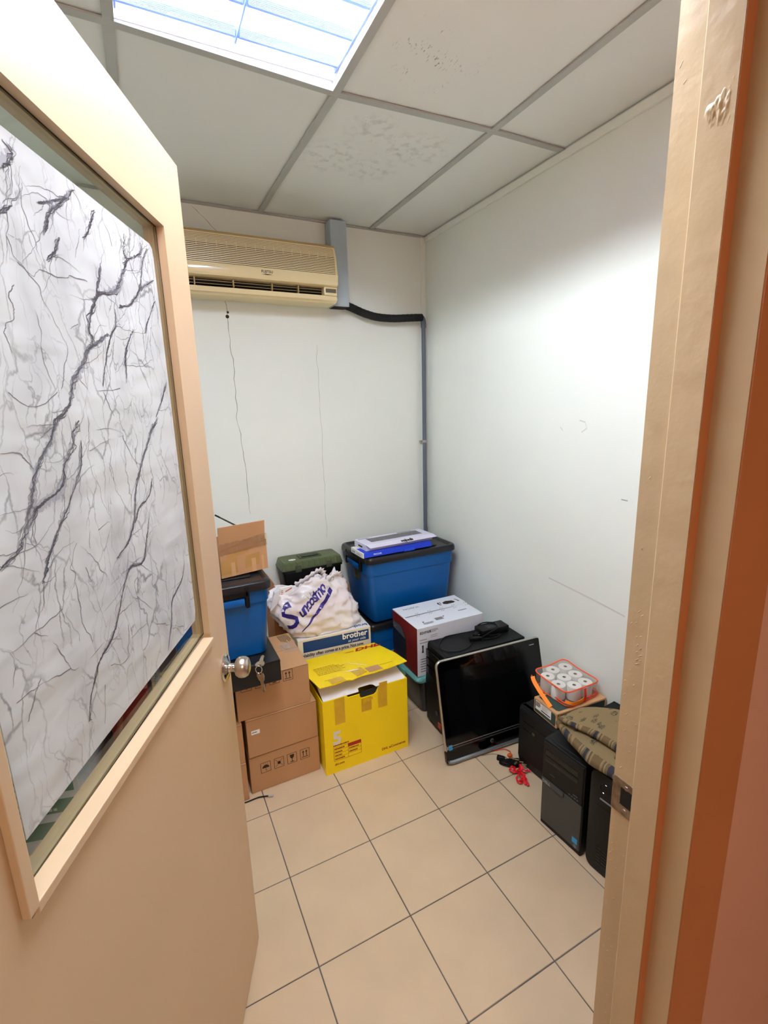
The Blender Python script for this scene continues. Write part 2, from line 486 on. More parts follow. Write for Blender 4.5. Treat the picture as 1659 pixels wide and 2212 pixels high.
def bar(p, q):
    p, q = Vector(p), Vector(q); n = 8; d = (q-p).normalized(); s = Vector((-d.y, d.x, 0))*.0125
    rings = []
    for k in range(n+1):
        c = p+(q-p)*k/n; z = CZ+sag(c.x, c.y)
        rings.append([Vector((c.x-s.x, c.y-s.y, z-.0015)), Vector((c.x+s.x, c.y+s.y, z-.0015)), Vector((c.x+s.x, c.y+s.y, z+.0035)), Vector((c.x-s.x, c.y-s.y, z+.0035))])
    obj('grid_bar', loft(rings), GREYBAR, ceiling)
for x in NX:
    bar((x, NY+.0125, 0), (x, BY-.012, 0)); bar((x, FY+.003, 0), (x, NY-.0125, 0))
bar((LX, NY, 0), (WX-.013, NY, 0))

# ceiling light with two tubes behind a ribbed louver
lx0, lx1, ly0, ly1 = NX[1]+.0128, NX[2]-.0128, FY+.02, NY-.0128
LZ = CZ+.004
lt = thing('ceiling_light', 'recessed fluorescent ceiling light with a ribbed mirror louver', 'light', ((lx0+lx1)/2, (ly0+ly1)/2, LZ))
cxl, cyl = (lx0+lx1)/2, (ly0+ly1)/2
hw, hl = (lx1-lx0)/2, (ly1-ly0)/2
HOUS = mat('light_housing', '#f2f2f2', .35)
def louver_material(name='louver_plastic', c1='#bdd0f2', c2='#b4cdf8', fac=.30):
    """translucent ribbed plastic of the louver: glows with the tubes behind it"""
    m = bpy.data.materials.new(name); m.use_nodes = True
    nt = m.node_tree; b = nt.nodes['Principled BSDF']; out = nt.nodes['Material Output']
    b.inputs['Base Color'].default_value = lin(c1); b.inputs['Roughness'].default_value = .3
    tl = nt.nodes.new('ShaderNodeBsdfTranslucent'); tl.inputs[0].default_value = lin(c2)
    mx = nt.nodes.new('ShaderNodeMixShader'); mx.inputs[0].default_value = fac
    nt.links.new(b.outputs[0], mx.inputs[1]); nt.links.new(tl.outputs[0], mx.inputs[2]); nt.links.new(mx.outputs[0], out.inputs[0])
    return m
REFL = louver_material()
EDGEM = louver_material('milky_edge', '#f4f7fc', '#eef4fd', .75)
bm = bmesh.new()
add_box(bm, -hw, hw, -hl, hl, .095, .105)
for s in (-1, 1):
    add_box(bm, s*hw-.002 if s < 0 else s*hw-.001, s*hw+.001 if s < 0 else s*hw+.002, -hl, hl, 0, .1)
    add_box(bm, -hw, hw, s*hl-.0015, s*hl+.0015, 0, .1)
for (p, q) in (((hw, -hl), (hw, hl)), ((hw, hl), (-hw, hl)), ((-hw, hl), (-hw, -hl))):
    for k in range(12):
        a = Vector(p).lerp(Vector(q), k/12); c = Vector(p).lerp(Vector(q), (k+1)/12)
        za = sag(cxl+a.x, cyl+a.y)-.006; zb_ = sag(cxl+c.x, cyl+c.y)-.006
        bm.faces.new([bm.verts.new((a.x, a.y, za)), bm.verts.new((c.x, c.y, zb_)), bm.verts.new((c.x, c.y, .004)), bm.verts.new((a.x, a.y, .004))])
obj('housing', bm, HOUS, lt)
TUBEM = mat('fluorescent_tube', '#ffffff', .5, emit=TUBE_STRENGTH, emitc='#eaf2fc')
for x in (-hw/2, hw/2):
    o = obj('fluorescent_tube', lathe([(.013, -hl+.04), (.013, hl-.04)], 16, Matrix.Translation((x, 0, .056)) @ Matrix.Rotation(R(90), 4, 'X')), TUBEM, lt, smooth=True)
    for s in (-1, 1):
        obj('lamp_holder', box(x-.012, x+.012, s*(hl-.03)-.008, s*(hl-.03)+.008, .03, .094, .002), HOUS, lt)
# side and centre reflectors: parabolic wedges along the light
def wedge_profile(sgn_list, top, bot, h):
    pts = []
    for k in range(7):
        t = k/6; pts.append((bot+(top-bot)*t*t, .002+h*t))
    return pts
prof = wedge_profile(None, .026, .002, .034)
pl = [(-a, z) for a, z in prof[::-1]]+[(a, z) for a, z in prof]
obj('centre_reflector', prism(pl, -hl+.03, hl-.03, 'y'), REFL, lt, smooth=True)
for s in (-1, 1):
    pl = [(s*(hw-.002), prof[0][1]), (s*(hw-.002), prof[-1][1])]+[(s*(hw-.004-a*1.1), z) for a, z in prof[::-1]]
    obj('side_reflector', prism(pl, -hl+.03, hl-.03, 'y'), REFL, lt, smooth=True)
    obj('end_plate', flat([rect(-hw+.002, s*(hl-.016)-.0145, 2*hw-.004, .029)], frame((0, 0, 0), (1, 0, 0), (0, 1, 0)), lift=.001), EDGEM, lt)
bm = bmesh.new()
nr = 7; half = []
for k in range(nr+1):
    t = k/nr; h = .002+.012*t; wd = .0025+.018*t**1.3
    half.append((wd, h)); 
    if k < nr: half.append((wd+.0020, h+.012/nr*.4))
pl = [(-a, z) for a, z in half[::-1]]+[(a, z) for a, z in half]
blade_me = None
nb = 9
for k in range(nb):
    y = hl-.056-.1125*k
    for s in (-1, 1):
        xa, xb = (s*.006, s*(hw-.008)) if s > 0 else (s*(hw-.008), s*.006)
        if blade_me is None:
            blade_me = bpy.data.meshes.new('louver_blade'); b = prism(pl, -(hw-.014)/2, (hw-.014)/2, 'x')
            bmesh.ops.recalc_face_normals(b, faces=b.faces[:]); b.to_mesh(blade_me); b.free(); blade_me.materials.append(REFL)
        link('louver_blade', blade_me, lt, ((xa+xb)/2, y, 0))
# corridor light (behind the camera)
ct = thing('ceiling_light', 'square ceiling light of the corridor behind the camera', 'light', (-.25, -3.2, CZ-.03))
obj('frame', loft([rrect(-.32, .32, -.32, .32, .01, z) for z in (.0, .03)]), HOUS, ct)
obj('diffuser', box(-.3, .3, -.3, .3, -.006, -.0005, .002), mat('light_diffuser', '#ffffff', .5, emit=CORRIDOR_STRENGTH, emitc='#fff4e6'), ct)

# ------------------------------------------------------------------ door frame
X1, X2 = .352, .340
def add_jamb(bm, s):
    """right jamb profile, mirrored for the left one"""
    prof = [(X1, FY+.008), (X1, -1.2440), (X1-.007, -1.2448), (X2, -1.2490), (X2, -1.2886), (.372, -1.2886), (.372, FY+.008)]
    if s < 0:
        prof = [(-.163-(x-(.352))*1-.352, y) for x, y in prof][::-1]
    bb = prism(prof, 0, 2.063)
    merge(bm, bb)
df = bmesh.new(); add_jamb(df, 1); add_jamb(df, -1)
add_box(df, -.535, .372, -1.2445, FY+.008, 2.0635, 2.09); add_box(df, -.535, .372, -1.2886, -1.2455, 2.0515, 2.09)
bmesh.ops.bevel(df, geom=[e for e in df.edges if e.is_manifold and e.calc_face_angle(0) > .5], offset=.0018, segments=2, affect='EDGES')
frame_o = struct(obj('trim_4', df, JAMBP, smooth=True), 'cream painted rebated door frame')
# reveal and brown border round the opening, corridor side
rv = bmesh.new()
add_box(rv, .358, .384, CY, -1.2887, 0, 2.085); add_box(rv, -.547, -.521, CY, -1.2887, 0, 2.085); add_box(rv, -.547, .384, CY, -1.2887, 2.085, 2.102)
struct(obj('trim_5', rv, JAMBP), 'cream reveal beside the door frame')
bf = bmesh.new()
add_box(bf, X2+.0005, .3579, -1.2896, -1.2887, 0, 2.0515)
struct(obj('trim_6', bf, BROWNP), 'narrow brown painted edge of the door frame')
bb = bmesh.new()
add_box(bb, .359, .459, CY-.002, CY+.0028, 0, 2.2); add_box(bb, -.622, -.522, CY-.002, CY+.0028, 0, 2.2); add_box(bb, -.522, .359, CY-.002, CY+.0028, 2.086, 2.2)
struct(obj('trim_7', bb, BROWNP), 'brown painted border round the doorway')
# blistered patch of paint and drips on the jamb
bp_ = bmesh.new(); rnd = random.Random(5)
nb_ = 30; gv = []
for a in range(nb_+1):
    row = []
    for c in range(nb_+1):
        u, v = a/nb_, c/nb_
        y = -1.254-.032*u; z = 1.838+.052*v
        top_e = .55+.38*u+.10*noise.noise(Vector((u*5, 3, 0)))
        m_ = max(0, min(1, (top_e-v)*9))*min(1, v*4)*min(1, u*8)*min(1, (1-u)*8)
        hgt = .0026*m_*max(0, .35+.9*noise.noise(Vector((u*6, v*3.2, 1)))+.5*noise.noise(Vector((u*15, v*9, 4))))
        row.append(bp_.verts.new((X2+.0004-hgt, y, z)))
    gv.append(row)
for a in range(nb_):
    for c in range(nb_): bp_.faces.new((gv[a][c], gv[a+1][c], gv[a+1][c+1], gv[a][c+1]))
obj('paint_blister', bp_, JAMBP, frame_o, smooth='all')['kind'] = 'stuff'
bp_ = bmesh.new()
for k in range(46):
    y = rnd.uniform(-1.236, -1.211); z = rnd.choice((rnd.uniform(.3, .9), rnd.uniform(.97, 1.35), rnd.uniform(.5, 2)))
    t = bmesh.new(); bmesh.ops.create_icosphere(t, subdivisions=1, radius=1)
    merge(bp_, t, Matrix.Translation((X1+.0006, y, z)) @ Matrix.Rotation(R(rnd.uniform(20, 60)), 4, 'X') @ Matrix.Diagonal((.0012, .0012, rnd.uniform(.002, .006), 1)))
obj('paint_ridges', bp_, JAMBP, frame_o, smooth='all')['kind'] = 'stuff'
# strike plate
pts = [(-1.2065, .8985), (-1.2065, .9545), (-1.209, .957), (-1.2442, .957), (-1.2442, .896), (-1.209, .896)]
sp = obj('strike_plate', prism(pts, X1-.0014, X1+.001, 'x'), STEEL_WORN, frame_o)
obj('latch_hole', box(X1-.0018, X1-.0012, -1.2442, -1.222, .914, .945), DARK, sp)
for z in (.948, .905):
    obj('screw', lathe([(.0001, .0012), (.0035, .001), (.0042, 0)], 12, Matrix.Translation((X1-.0014, -1.231, z)) @ Matrix.Rotation(R(-90), 4, 'Y')), STEEL_WORN, sp)

# ------------------------------------------------------------------ door leaf (local: x along the leaf from the free edge, y out of the visible face, z up)
ang = R(66.5)
DD = Vector((math.cos(ang), math.sin(ang), 0)); DN = Vector((math.sin(ang), -math.cos(ang), 0))
door = bpy.data.objects.new('door_1', None); COL.objects.link(door)
Md = Matrix.Identity(4)
for i in range(3): Md[i][0] = -DD[i]; Md[i][1] = DN[i]
Md[2][2] = 1
# right-handed check: x = -DD, y = DN, z up
Md.translation = Vector((-.136, -.446, 0))
door.matrix_world = Md
struct(door, 'cream painted door standing open with a marble-print film on its pane')
W_, TH, ZT, ZB = .853, .040, 2.056, .007
S0, S1, Z0, Z1 = .115, .737, 1.052, 1.905
def ring_leaf():
    b = bmesh.new()
    xs_, zs_ = [0, S0, S1, W_], [ZB, Z0-.010, Z1, ZT]
    V = {}
    for y in (0, -TH):
        for i, x in enumerate(xs_):
            for k, z in enumerate(zs_): V[i, k, y] = b.verts.new((x, y, z))
    for y in (0, -TH):
        for i in range(3):
            for k in range(3):
                if (i, k) != (1, 1): b.faces.new([V[i, k, y], V[i+1, k, y], V[i+1, k+1, y], V[i, k+1, y]])
    for i in range(3):
        for k in (0, 3): b.faces.new([V[i, k, 0], V[i+1, k, 0], V[i+1, k, -TH], V[i, k, -TH]])
        for k_ in (0, 3): b.faces.new([V[k_, i, 0], V[k_, i+1, 0], V[k_, i+1, -TH], V[k_, i, -TH]])
    for a in (1, 2):
        b.faces.new([V[1, a, 0], V[2, a, 0], V[2, a, -TH], V[1, a, -TH]])
        b.faces.new([V[a, 1, 0], V[a, 2, 0], V[a, 2, -TH], V[a, 1, -TH]])
    ed = [e for e in b.edges if e.is_manifold and e.calc_face_angle(0) > .5 and (abs(e.verts[0].co.x) < 1e-5 and abs(e.verts[1].co.x) < 1e-5 or min(e.verts[0].co.z, e.verts[1].co.z) > 2)]
    bmesh.ops.bevel(b, geom=ed, offset=.002, segments=2, affect='EDGES')
    return b
obj('leaf', ring_leaf(), DOORP, door)
# glazing beads: front ones stand a little proud of the face
GP = -.018
bw_ = .014
def shear(bm_):
    for v in bm_.verts: v.co.z += (v.co.x-.43)*.020
for x0, x1, z0, z1, n_ in ((S0, S1, Z0, Z0+.012, 'b'), (S0, S1, Z1-.012, Z1, 't'), (S0, S0+.012, Z0+.012, Z1-.012, 'r'), (S1-.012, S1, Z0+.012, Z1-.012, 'l')):
    fr = {'b': .009, 'l': .009, 't': .0, 'r': .0}[n_]
    # beads are thin strips lining the opening; visible depth is from the pane to the face
    t_ = .003
    if n_ == 'b': a = (x0, x1, Z0-.010, Z0+t_)
    elif n_ == 't': a = (x0, x1, Z1-t_, Z1)
    elif n_ == 'r': a = (S0, S0+t_, Z0+t_, Z1-t_)
    else: a = (S1-t_, S1+.012, Z0-.02, Z1-t_)
    if n_ == 'b':
        bmb = bmesh.new(); add_box(bmb, x0+.010, x1, GP+.003, fr, Z0-.010, Z0+t_, .0012)
        shear(bmb); obj('glazing_bead', bmb, DOORP, door)
    elif n_ == 'l':
        bmb = bmesh.new(); add_box(bmb, S1-t_, S1+.012, 0, fr, Z0+.004, Z1, .0012); add_box(bmb, S1-t_, S1, GP+.003, 0, Z0+t_, Z1)
        obj('glazing_bead', bmb, DOORP, door)
    else: obj('glazing_bead', box(a[0], a[1], GP+.003, .0, a[2], a[3]), DOORP, door)
    ab = {'b': (S0+t_, S1-t_, Z0, Z0+t_), 't': (S0+t_, S1-t_, Z1-t_, Z1), 'r': (S0, S0+t_, Z0, Z1), 'l': (S1-t_, S1, Z0, Z1)}[n_]
    obj('glazing_bead', box(ab[0], ab[1], -TH, GP-.003, ab[2], ab[3]), DOORP, door)
obj('pane', box(S0+.001, S1-.001, GP-.0025, GP+.0025, Z0+.001, Z1-.001), GLASS, door)
obj('pane_edge_gap', loft([[Vector((x, GP+.0029, z)) for x, z in ((S0+a, Z0+a), (S1-a, Z0+a), (S1-a, Z1-a), (S0+a, Z1-a))] for a in (.003, .0052)], cap0=False, cap1=False), DARK, door)  # dark ring standing in for the shaded gap between glass and bead
# film on the pane
def film_material():
    m = bpy.data.materials.new('marble_film'); m.use_nodes = True
    nt = m.node_tree; b = nt.nodes['Principled BSDF']; b.inputs['Roughness'].default_value = .28
    tc = nt.nodes.new('ShaderNodeTexCoord')
    def N(t): return nt.nodes.new(t)
    n0 = N('ShaderNodeTexNoise'); n0.inputs['Scale'].default_value = 9; n0.inputs['Detail'].default_value = 6
    nt.links.new(tc.outputs['Object'], n0.inputs['Vector'])
    mp = N('ShaderNodeMapping'); mp.inputs['Rotation'].default_value = (0, R(-24), 0); mp.inputs['Scale'].default_value = (1.7, 1, .62)
    va = N('ShaderNodeVectorMath'); va.operation = 'SCALE'; va.inputs['Scale'].default_value = .11
    nt.links.new(n0.outputs['Color'], va.inputs[0])
    vb = N('ShaderNodeVectorMath'); vb.operation = 'ADD'
    nt.links.new(tc.outputs['Object'], vb.inputs[0]); nt.links.new(va.outputs[0], vb.inputs[1])
    nt.links.new(vb.outputs[0], mp.inputs['Vector'])
    def vein(scale, lo, hi):
        v = N('ShaderNodeTexVoronoi'); v.feature = 'DISTANCE_TO_EDGE'; v.inputs['Scale'].default_value = scale
        nt.links.new(mp.outputs[0], v.inputs['Vector'])
        rp = N('ShaderNodeValToRGB'); rp.color_ramp.elements[0].position = lo; rp.color_ramp.elements[1].position = hi
        rp.color_ramp.elements[0].color = (1, 1, 1, 1); rp.color_ramp.elements[1].color = (0, 0, 0, 1)
        nt.links.new(v.outputs['Distance'], rp.inputs[0]); return rp.outputs[0]
    def mask(scale, lo, hi):
        n = N('ShaderNodeTexNoise'); n.inputs['Scale'].default_value = scale; n.inputs['Detail'].default_value = 3
        nt.links.new(tc.outputs['Object'], n.inputs['Vector'])
        rp = N('ShaderNodeValToRGB'); rp.color_ramp.elements[0].position = lo; rp.color_ramp.elements[1].position = hi
        nt.links.new(n.outputs['Fac'], rp.inputs[0]); return rp.outputs[0]
    def mul(a, c):
        q = N('ShaderNodeMath'); q.operation = 'MULTIPLY'
        for i, s in enumerate((a, c)):
            if isinstance(s, float): q.inputs[i].default_value = s
            else: nt.links.new(s, q.inputs[i])
        return q.outputs[0]
    def mx(a, c):
        q = N('ShaderNodeMath'); q.operation = 'MAXIMUM'; nt.links.new(a, q.inputs[0]); nt.links.new(c, q.inputs[1]); return q.outputs[0]
    thin = mul(vein(13, .0, .035), mul(mask(7, .38, .6), .72))
    thin2 = mul(vein(24, .0, .04), mul(mask(10, .46, .62), .6))
    soft = mul(vein(6, .0, .3), mul(mask(5, .4, .7), .3))
    tot = mx(mx(thin, thin2), soft)
    mix = N('ShaderNodeMix'); mix.data_type = 'RGBA'; mix.inputs[6].default_value = lin('#d6d9d8'); mix.inputs[7].default_value = lin('#4e4a4e')
    nt.links.new(tot, mix.inputs[0]); nt.links.new(mix.outputs[2], b.inputs['Base Color'])
    n3 = N('ShaderNodeTexNoise'); n3.inputs['Scale'].default_value = 7; n3.inputs['Detail'].default_value = 2
    mp3 = N('ShaderNodeMapping'); mp3.inputs['Scale'].default_value = (1, 1, 2.6); nt.links.new(tc.outputs['Object'], mp3.inputs[0]); nt.links.new(mp3.outputs[0], n3.inputs['Vector'])
    bp = N('ShaderNodeBump'); bp.inputs['Strength'].default_value = .35; bp.inputs['Distance'].default_value = .012
    nt.links.new(n3.outputs['Fac'], bp.inputs['Height']); nt.links.new(bp.outputs[0], b.inputs['Normal'])
    return m
FILM = film_material()
FX0, FX1, FZ0, FZ1 = .150, .705, 1.108, 1.858
FY_ = GP+.0035
pf = [(FX1, FZ0), (FX0+.012, FZ0+.0), (FX0+.004, FZ0+.02), (FX0, FZ0+.2), (FX0, FZ1-.02), (FX0+.003, FZ1-.006), (FX0+.012, FZ1), (FX1, FZ1)]
film = obj('marble_film', prism(pf, GP+.0026, FY_, 'y'), FILM, door)
# printed dark veins of the film (flat print), traced as jagged ribbons
VEINS = [  # width, points (x along the leaf, z)
 (0.0075, [(0.2583, 1.8427), (0.2775, 1.8102), (0.2688, 1.8004), (0.2957, 1.7727), (0.3226, 1.7422), (0.3639, 1.7281), (0.3876, 1.7183), (0.4067, 1.6962), (0.4187, 1.667), (0.411, 1.6572), (0.4347, 1.636), (0.4533, 1.6181), (0.4795, 1.5935), (0.4981, 1.5705), (0.5213, 1.5499), (0.5402, 1.5354), (0.553, 1.518), (0.5742, 1.4971), (0.589, 1.4702), (0.6014, 1.4517), (0.6162, 1.4313), (0.6297, 1.4146), (0.6481, 1.4017), (0.665, 1.3983)]),
 (0.006, [(0.365, 1.6703), (0.3911, 1.6618), (0.4264, 1.6406)]),
 (0.006, [(0.3609, 1.7709), (0.3761, 1.7448), (0.385, 1.7207)]),
 (0.008, [(0.4833, 1.544), (0.4963, 1.5265), (0.5118, 1.5044), (0.5287, 1.4868), (0.5442, 1.4628), (0.5706, 1.4555), (0.5941, 1.4438), (0.6113, 1.4285)]),
 (0.007, [(0.5414, 1.4324), (0.5555, 1.4232), (0.5722, 1.4031), (0.5911, 1.383), (0.6059, 1.3661), (0.6152, 1.3595)]),
 (0.004, [(0.4846, 1.5167), (0.4966, 1.4811), (0.5242, 1.4505), (0.5414, 1.4324)]),
 (0.0055, [(0.2274, 1.5454), (0.2715, 1.51), (0.303, 1.4811), (0.3348, 1.4471), (0.3543, 1.4084), (0.369, 1.3767), (0.3975, 1.3542), (0.4423, 1.3387)]),
 (0.005, [(0.2826, 1.4373), (0.3025, 1.4107), (0.3449, 1.3971), (0.369, 1.3767)]),
 (0.005, [(0.3093, 1.3798), (0.3367, 1.3371), (0.3619, 1.308), (0.4061, 1.3109), (0.4308, 1.2902), (0.451, 1.2668), (0.4759, 1.2404), (0.4961, 1.2265), (0.5218, 1.2168), (0.5415, 1.1989), (0.5584, 1.1765), (0.5689, 1.1522)]),
 (0.0045, [(0.1872, 1.2418), (0.212, 1.2148), (0.2624, 1.197), (0.2823, 1.1574), (0.3098, 1.1145)]),
 (0.0055, [(0.41, 1.8466), (0.4298, 1.8307), (0.4524, 1.8127), (0.477, 1.7929), (0.4951, 1.7657)]),
 (0.004, [(0.4953, 1.801), (0.4665, 1.8116), (0.4301, 1.8298)]),
 (0.005, [(0.3531, 1.8426), (0.3795, 1.8138), (0.3966, 1.7908)]),
 (0.0055, [(0.2013, 1.8459), (0.2124, 1.8272), (0.2575, 1.8057), (0.2839, 1.7891)]),
 (0.0055, [(0.1796, 1.8435), (0.2102, 1.8079), (0.2221, 1.7783), (0.2423, 1.756), (0.2802, 1.7308), (0.3162, 1.7194)]),
 (0.005, [(0.1656, 1.7938), (0.2095, 1.7746), (0.2302, 1.7609)]),
 (0.005, [(0.1593, 1.6103), (0.1888, 1.5811), (0.2287, 1.5454)]),
 (0.009, [(0.5317, 1.846), (0.5257, 1.8369), (0.5414, 1.8219), (0.5525, 1.8105)]),
 (0.005, [(0.4579, 1.773), (0.4746, 1.7538), (0.4926, 1.7378)]),
 (0.0055, [(0.5458, 1.7791), (0.559, 1.7649), (0.5667, 1.7589)]),
 (0.004, [(0.1684, 1.7557), (0.2027, 1.7232), (0.2328, 1.6906)]),
 (0.004, [(0.2777, 1.6905), (0.3063, 1.6608), (0.3233, 1.6357), (0.3314, 1.6013)]),
 (0.0035, [(0.3361, 1.7116), (0.3391, 1.6871), (0.3696, 1.655), (0.4061, 1.5916)]),
]
THIN = [
 [(0.5498, 1.7452), (0.57, 1.7466)],
 [(0.5635, 1.7408), (0.5517, 1.7226), (0.5244, 1.7054), (0.5093, 1.6784), (0.4871, 1.6501), (0.482, 1.6375), (0.4978, 1.6026), (0.5117, 1.5836)],
 [(0.375, 1.8416), (0.3969, 1.8131), (0.4232, 1.7673), (0.4467, 1.7291)],
 [(0.3373, 1.8447), (0.3203, 1.8206), (0.3162, 1.8066)],
 [(0.5204, 1.8122), (0.526, 1.7879), (0.5128, 1.7556), (0.5019, 1.7139)],
 [(0.4069, 1.8462), (0.3861, 1.8272), (0.3812, 1.8202)],
 [(0.5362, 1.6806), (0.5309, 1.647), (0.5346, 1.6157), (0.5229, 1.5831)],
 [(0.5637, 1.6945), (0.5745, 1.6783), (0.5705, 1.6624), (0.5922, 1.6435), (0.5911, 1.6327), (0.5849, 1.6024)],
 [(0.5525, 1.7196), (0.5257, 1.7095), (0.5098, 1.7225), (0.4782, 1.7213), (0.4462, 1.7309), (0.4063, 1.7339)],
 [(0.4706, 1.6027), (0.4457, 1.5862), (0.4058, 1.5858), (0.3546, 1.5918)],
 [(0.6043, 1.5771), (0.578, 1.5631), (0.5459, 1.5665), (0.5183, 1.58)],
 [(0.3346, 1.6284), (0.2645, 1.6322), (0.2142, 1.6484)],
 [(0.2195, 1.6879), (0.2505, 1.6426), (0.3057, 1.6309)],
 [(0.5207, 1.8432), (0.5105, 1.8315), (0.5238, 1.7998), (0.5625, 1.7741)],
 [(0.3274, 1.6971), (0.313, 1.6851), (0.2357, 1.6902)],
 [(0.4656, 1.6633), (0.4476, 1.6713)],
 [(0.4064, 1.5838), (0.385, 1.5478)],
 [(0.3055, 1.6158), (0.3052, 1.5515)],
 [(0.6232, 1.4142), (0.5923, 1.397), (0.5865, 1.3901)],
 [(0.5515, 1.417), (0.5318, 1.3918), (0.4988, 1.3568), (0.4671, 1.3106), (0.4768, 1.2714)],
 [(0.5328, 1.3883), (0.5518, 1.3647), (0.5469, 1.35), (0.5673, 1.3207), (0.5742, 1.307), (0.5588, 1.2653)],
 [(0.5207, 1.3522), (0.5089, 1.3101), (0.5013, 1.2739), (0.4957, 1.2543)],
 [(0.6353, 1.3131), (0.6114, 1.2924), (0.5956, 1.2621), (0.5874, 1.2405), (0.5617, 1.2334), (0.5479, 1.2356)],
 [(0.5874, 1.2405), (0.6331, 1.2516), (0.6777, 1.2564)],
 [(0.6353, 1.3131), (0.623, 1.3274), (0.6024, 1.3563)],
 [(0.4568, 1.549), (0.4668, 1.5023)],
 [(0.4404, 1.5314), (0.3937, 1.5295), (0.3666, 1.5176), (0.4231, 1.5127), (0.4666, 1.5032)],
 [(0.3666, 1.5176), (0.3515, 1.4901), (0.3235, 1.4667)],
 [(0.3927, 1.2587), (0.3519, 1.2164), (0.3378, 1.1863)],
 [(0.3583, 1.196), (0.226, 1.1246)],
 [(0.6335, 1.5138), (0.6031, 1.511), (0.5877, 1.4923)],
 [(0.686, 1.3216), (0.6693, 1.3095), (0.6353, 1.3131), (0.5825, 1.3181)],
 [(0.6739, 1.293), (0.6825, 1.2693), (0.6921, 1.2417)],
 [(0.64, 1.4902), (0.6252, 1.4926), (0.6104, 1.4845)],
 [(0.4267, 1.4601), (0.4432, 1.4112)],
 [(0.4088, 1.4363), (0.4193, 1.4715), (0.4241, 1.4824)],
 [(0.5263, 1.2382), (0.5473, 1.2831), (0.5466, 1.3404)],
 [(0.3927, 1.2587), (0.4589, 1.2547)],
 [(0.6385, 1.2584), (0.6708, 1.2263)],
 [(0.5225, 1.1765), (0.5366, 1.1288)],
 [(0.4353, 1.23), (0.4552, 1.1794), (0.5011, 1.1964)],
 [(0.2765, 1.2801), (0.2825, 1.1886)],
 [(0.6754, 1.3605), (0.6551, 1.3611), (0.613, 1.3586)],
 [(0.4722, 1.2386), (0.5489, 1.2321)],
 [(0.3785, 1.203), (0.4334, 1.2055)],
 [(0.5016, 1.395), (0.5041, 1.3743)],
 [(0.4774, 1.3927), (0.4534, 1.3969), (0.4419, 1.3952)],
]
def clip_ok(x, z): return FX0+.004 < x < FX1-.002 and FZ0+.003 < z < FZ1-.004
vd, vm, vl = bmesh.new(), bmesh.new(), bmesh.new(); rnd = random.Random(11)
def dense(pts, step):
    P = [Vector((a, b, 0)) for a, b in pts]
    P = catmull(P, 10) if len(P) > 2 else P
    out = [P[0]]
    for a, b in zip(P, P[1:]):
        n = max(1, int((b-a).length/step))
        for k in range(1, n+1): out.append(a.lerp(b, k/n))
    return [(p.x, p.y) for p in out]
def wob(P, seed, amp, freq, fine=0):
    return [(x+amp*noise.noise(Vector((x*freq, z*freq, seed)))+fine*noise.noise(Vector((x*freq*7, z*freq*7, seed+9))), z+.5*amp*noise.noise(Vector((z*freq, seed, x*freq)))) for x, z in P]
def band(bm, P, wl, wr, lift):
    prev = None
    for i, (x, z) in enumerate(P):
        q = P[min(i+1, len(P)-1)]; o = P[max(i-1, 0)]
        d = Vector((q[0]-o[0], q[1]-o[1])); d = d.normalized() if d.length else Vector((1, 0))
        a_, c_ = wl(i), wr(i)
        if not clip_ok(x, z) or a_+c_ < .0002: prev = None; continue
        a = bm.verts.new((x-d.y*a_, FY_+lift, z+d.x*a_)); c = bm.verts.new((x+d.y*c_, FY_+lift, z-d.x*c_))
        if prev: bm.faces.new((prev[0], prev[1], c, a))
        prev = (a, c)
for vi, (wd, pts) in enumerate(VEINS):
    wd *= 1.45
    base_ = wob(dense(pts, .0028), vi*3.1, wd*.8, 22, wd*.25)
    m_ = len(base_)
    def wid(i, ph, hi=60):
        x, z = base_[i]; e = min(1, 5*i/m_+.2, 5*(m_-i)/m_+.15)
        return e*(.5+1.0*noise.noise(Vector((x*14+ph, z*14, vi)))+.9*noise.noise(Vector((x*hi*5, z*hi*5, ph))))
    band(vl, base_, lambda i: max(0, wd*.62*wid(i, 1)), lambda i: max(0, wd*.62*wid(i, 5)), .00012)
    band(vm, base_, lambda i: max(0, wd*.40*(wid(i, 2)-.12)), lambda i: max(0, wd*.40*(wid(i, 7)-.12)), .00022)
    band(vd, base_, lambda i: max(0, wd*.30*(wid(i, 12, 90)-.42)), lambda i: max(0, wd*.30*(wid(i, 17, 90)-.42)), .00030)
    for rep in range(4):
        st_ = wob([(x+rnd.gauss(0, wd*.02), z) for x, z in base_], vi+rep*17.3, wd*1.1, 46, wd*.4)
        ph = rnd.random()*50
        f_ = lambda i: .00062*max(0, .4+1.8*noise.noise(Vector((st_[i][0]*30+ph, st_[i][1]*30, rep))))
        band(vd, st_, f_, f_, .0003+.00004*rep)
    for k in range(max(3, int(len(pts)*1.3))):   # strands leaving at a shallow angle
        i0 = rnd.randrange(0, max(1, m_-2)); x, z = base_[i0]; q = base_[min(m_-1, i0+3)]
        th = math.atan2(q[1]-z, q[0]-x)+rnd.choice((-1, 1))*R(rnd.uniform(10, 40))+rnd.choice((0, math.pi)); L = rnd.uniform(.02, .075)
        p_ = [(x, z), (x+L*.5*math.cos(th), z+L*.5*math.sin(th)), (x+L*math.cos(th+rnd.uniform(-.3, .3)), z+L*math.sin(th+rnd.uniform(-.3, .3)))]
        st_ = wob(dense(p_, .0025), k+vi, .004, 110, .0016); n_ = len(st_)
        g_ = lambda i: .00045*(1-.8*i/n_)
        band(vm, st_, g_, g_, .00026)
for k, q in enumerate(THIN):
    st_ = wob(dense(q, .0025), k*5.7, .005, 70, .0018)
    f_ = lambda i: .00055*max(.1, .55+1.4*noise.noise(Vector((st_[i][0]*24, st_[i][1]*24, k))))
    band(vm, st_, f_, f_, .00024)
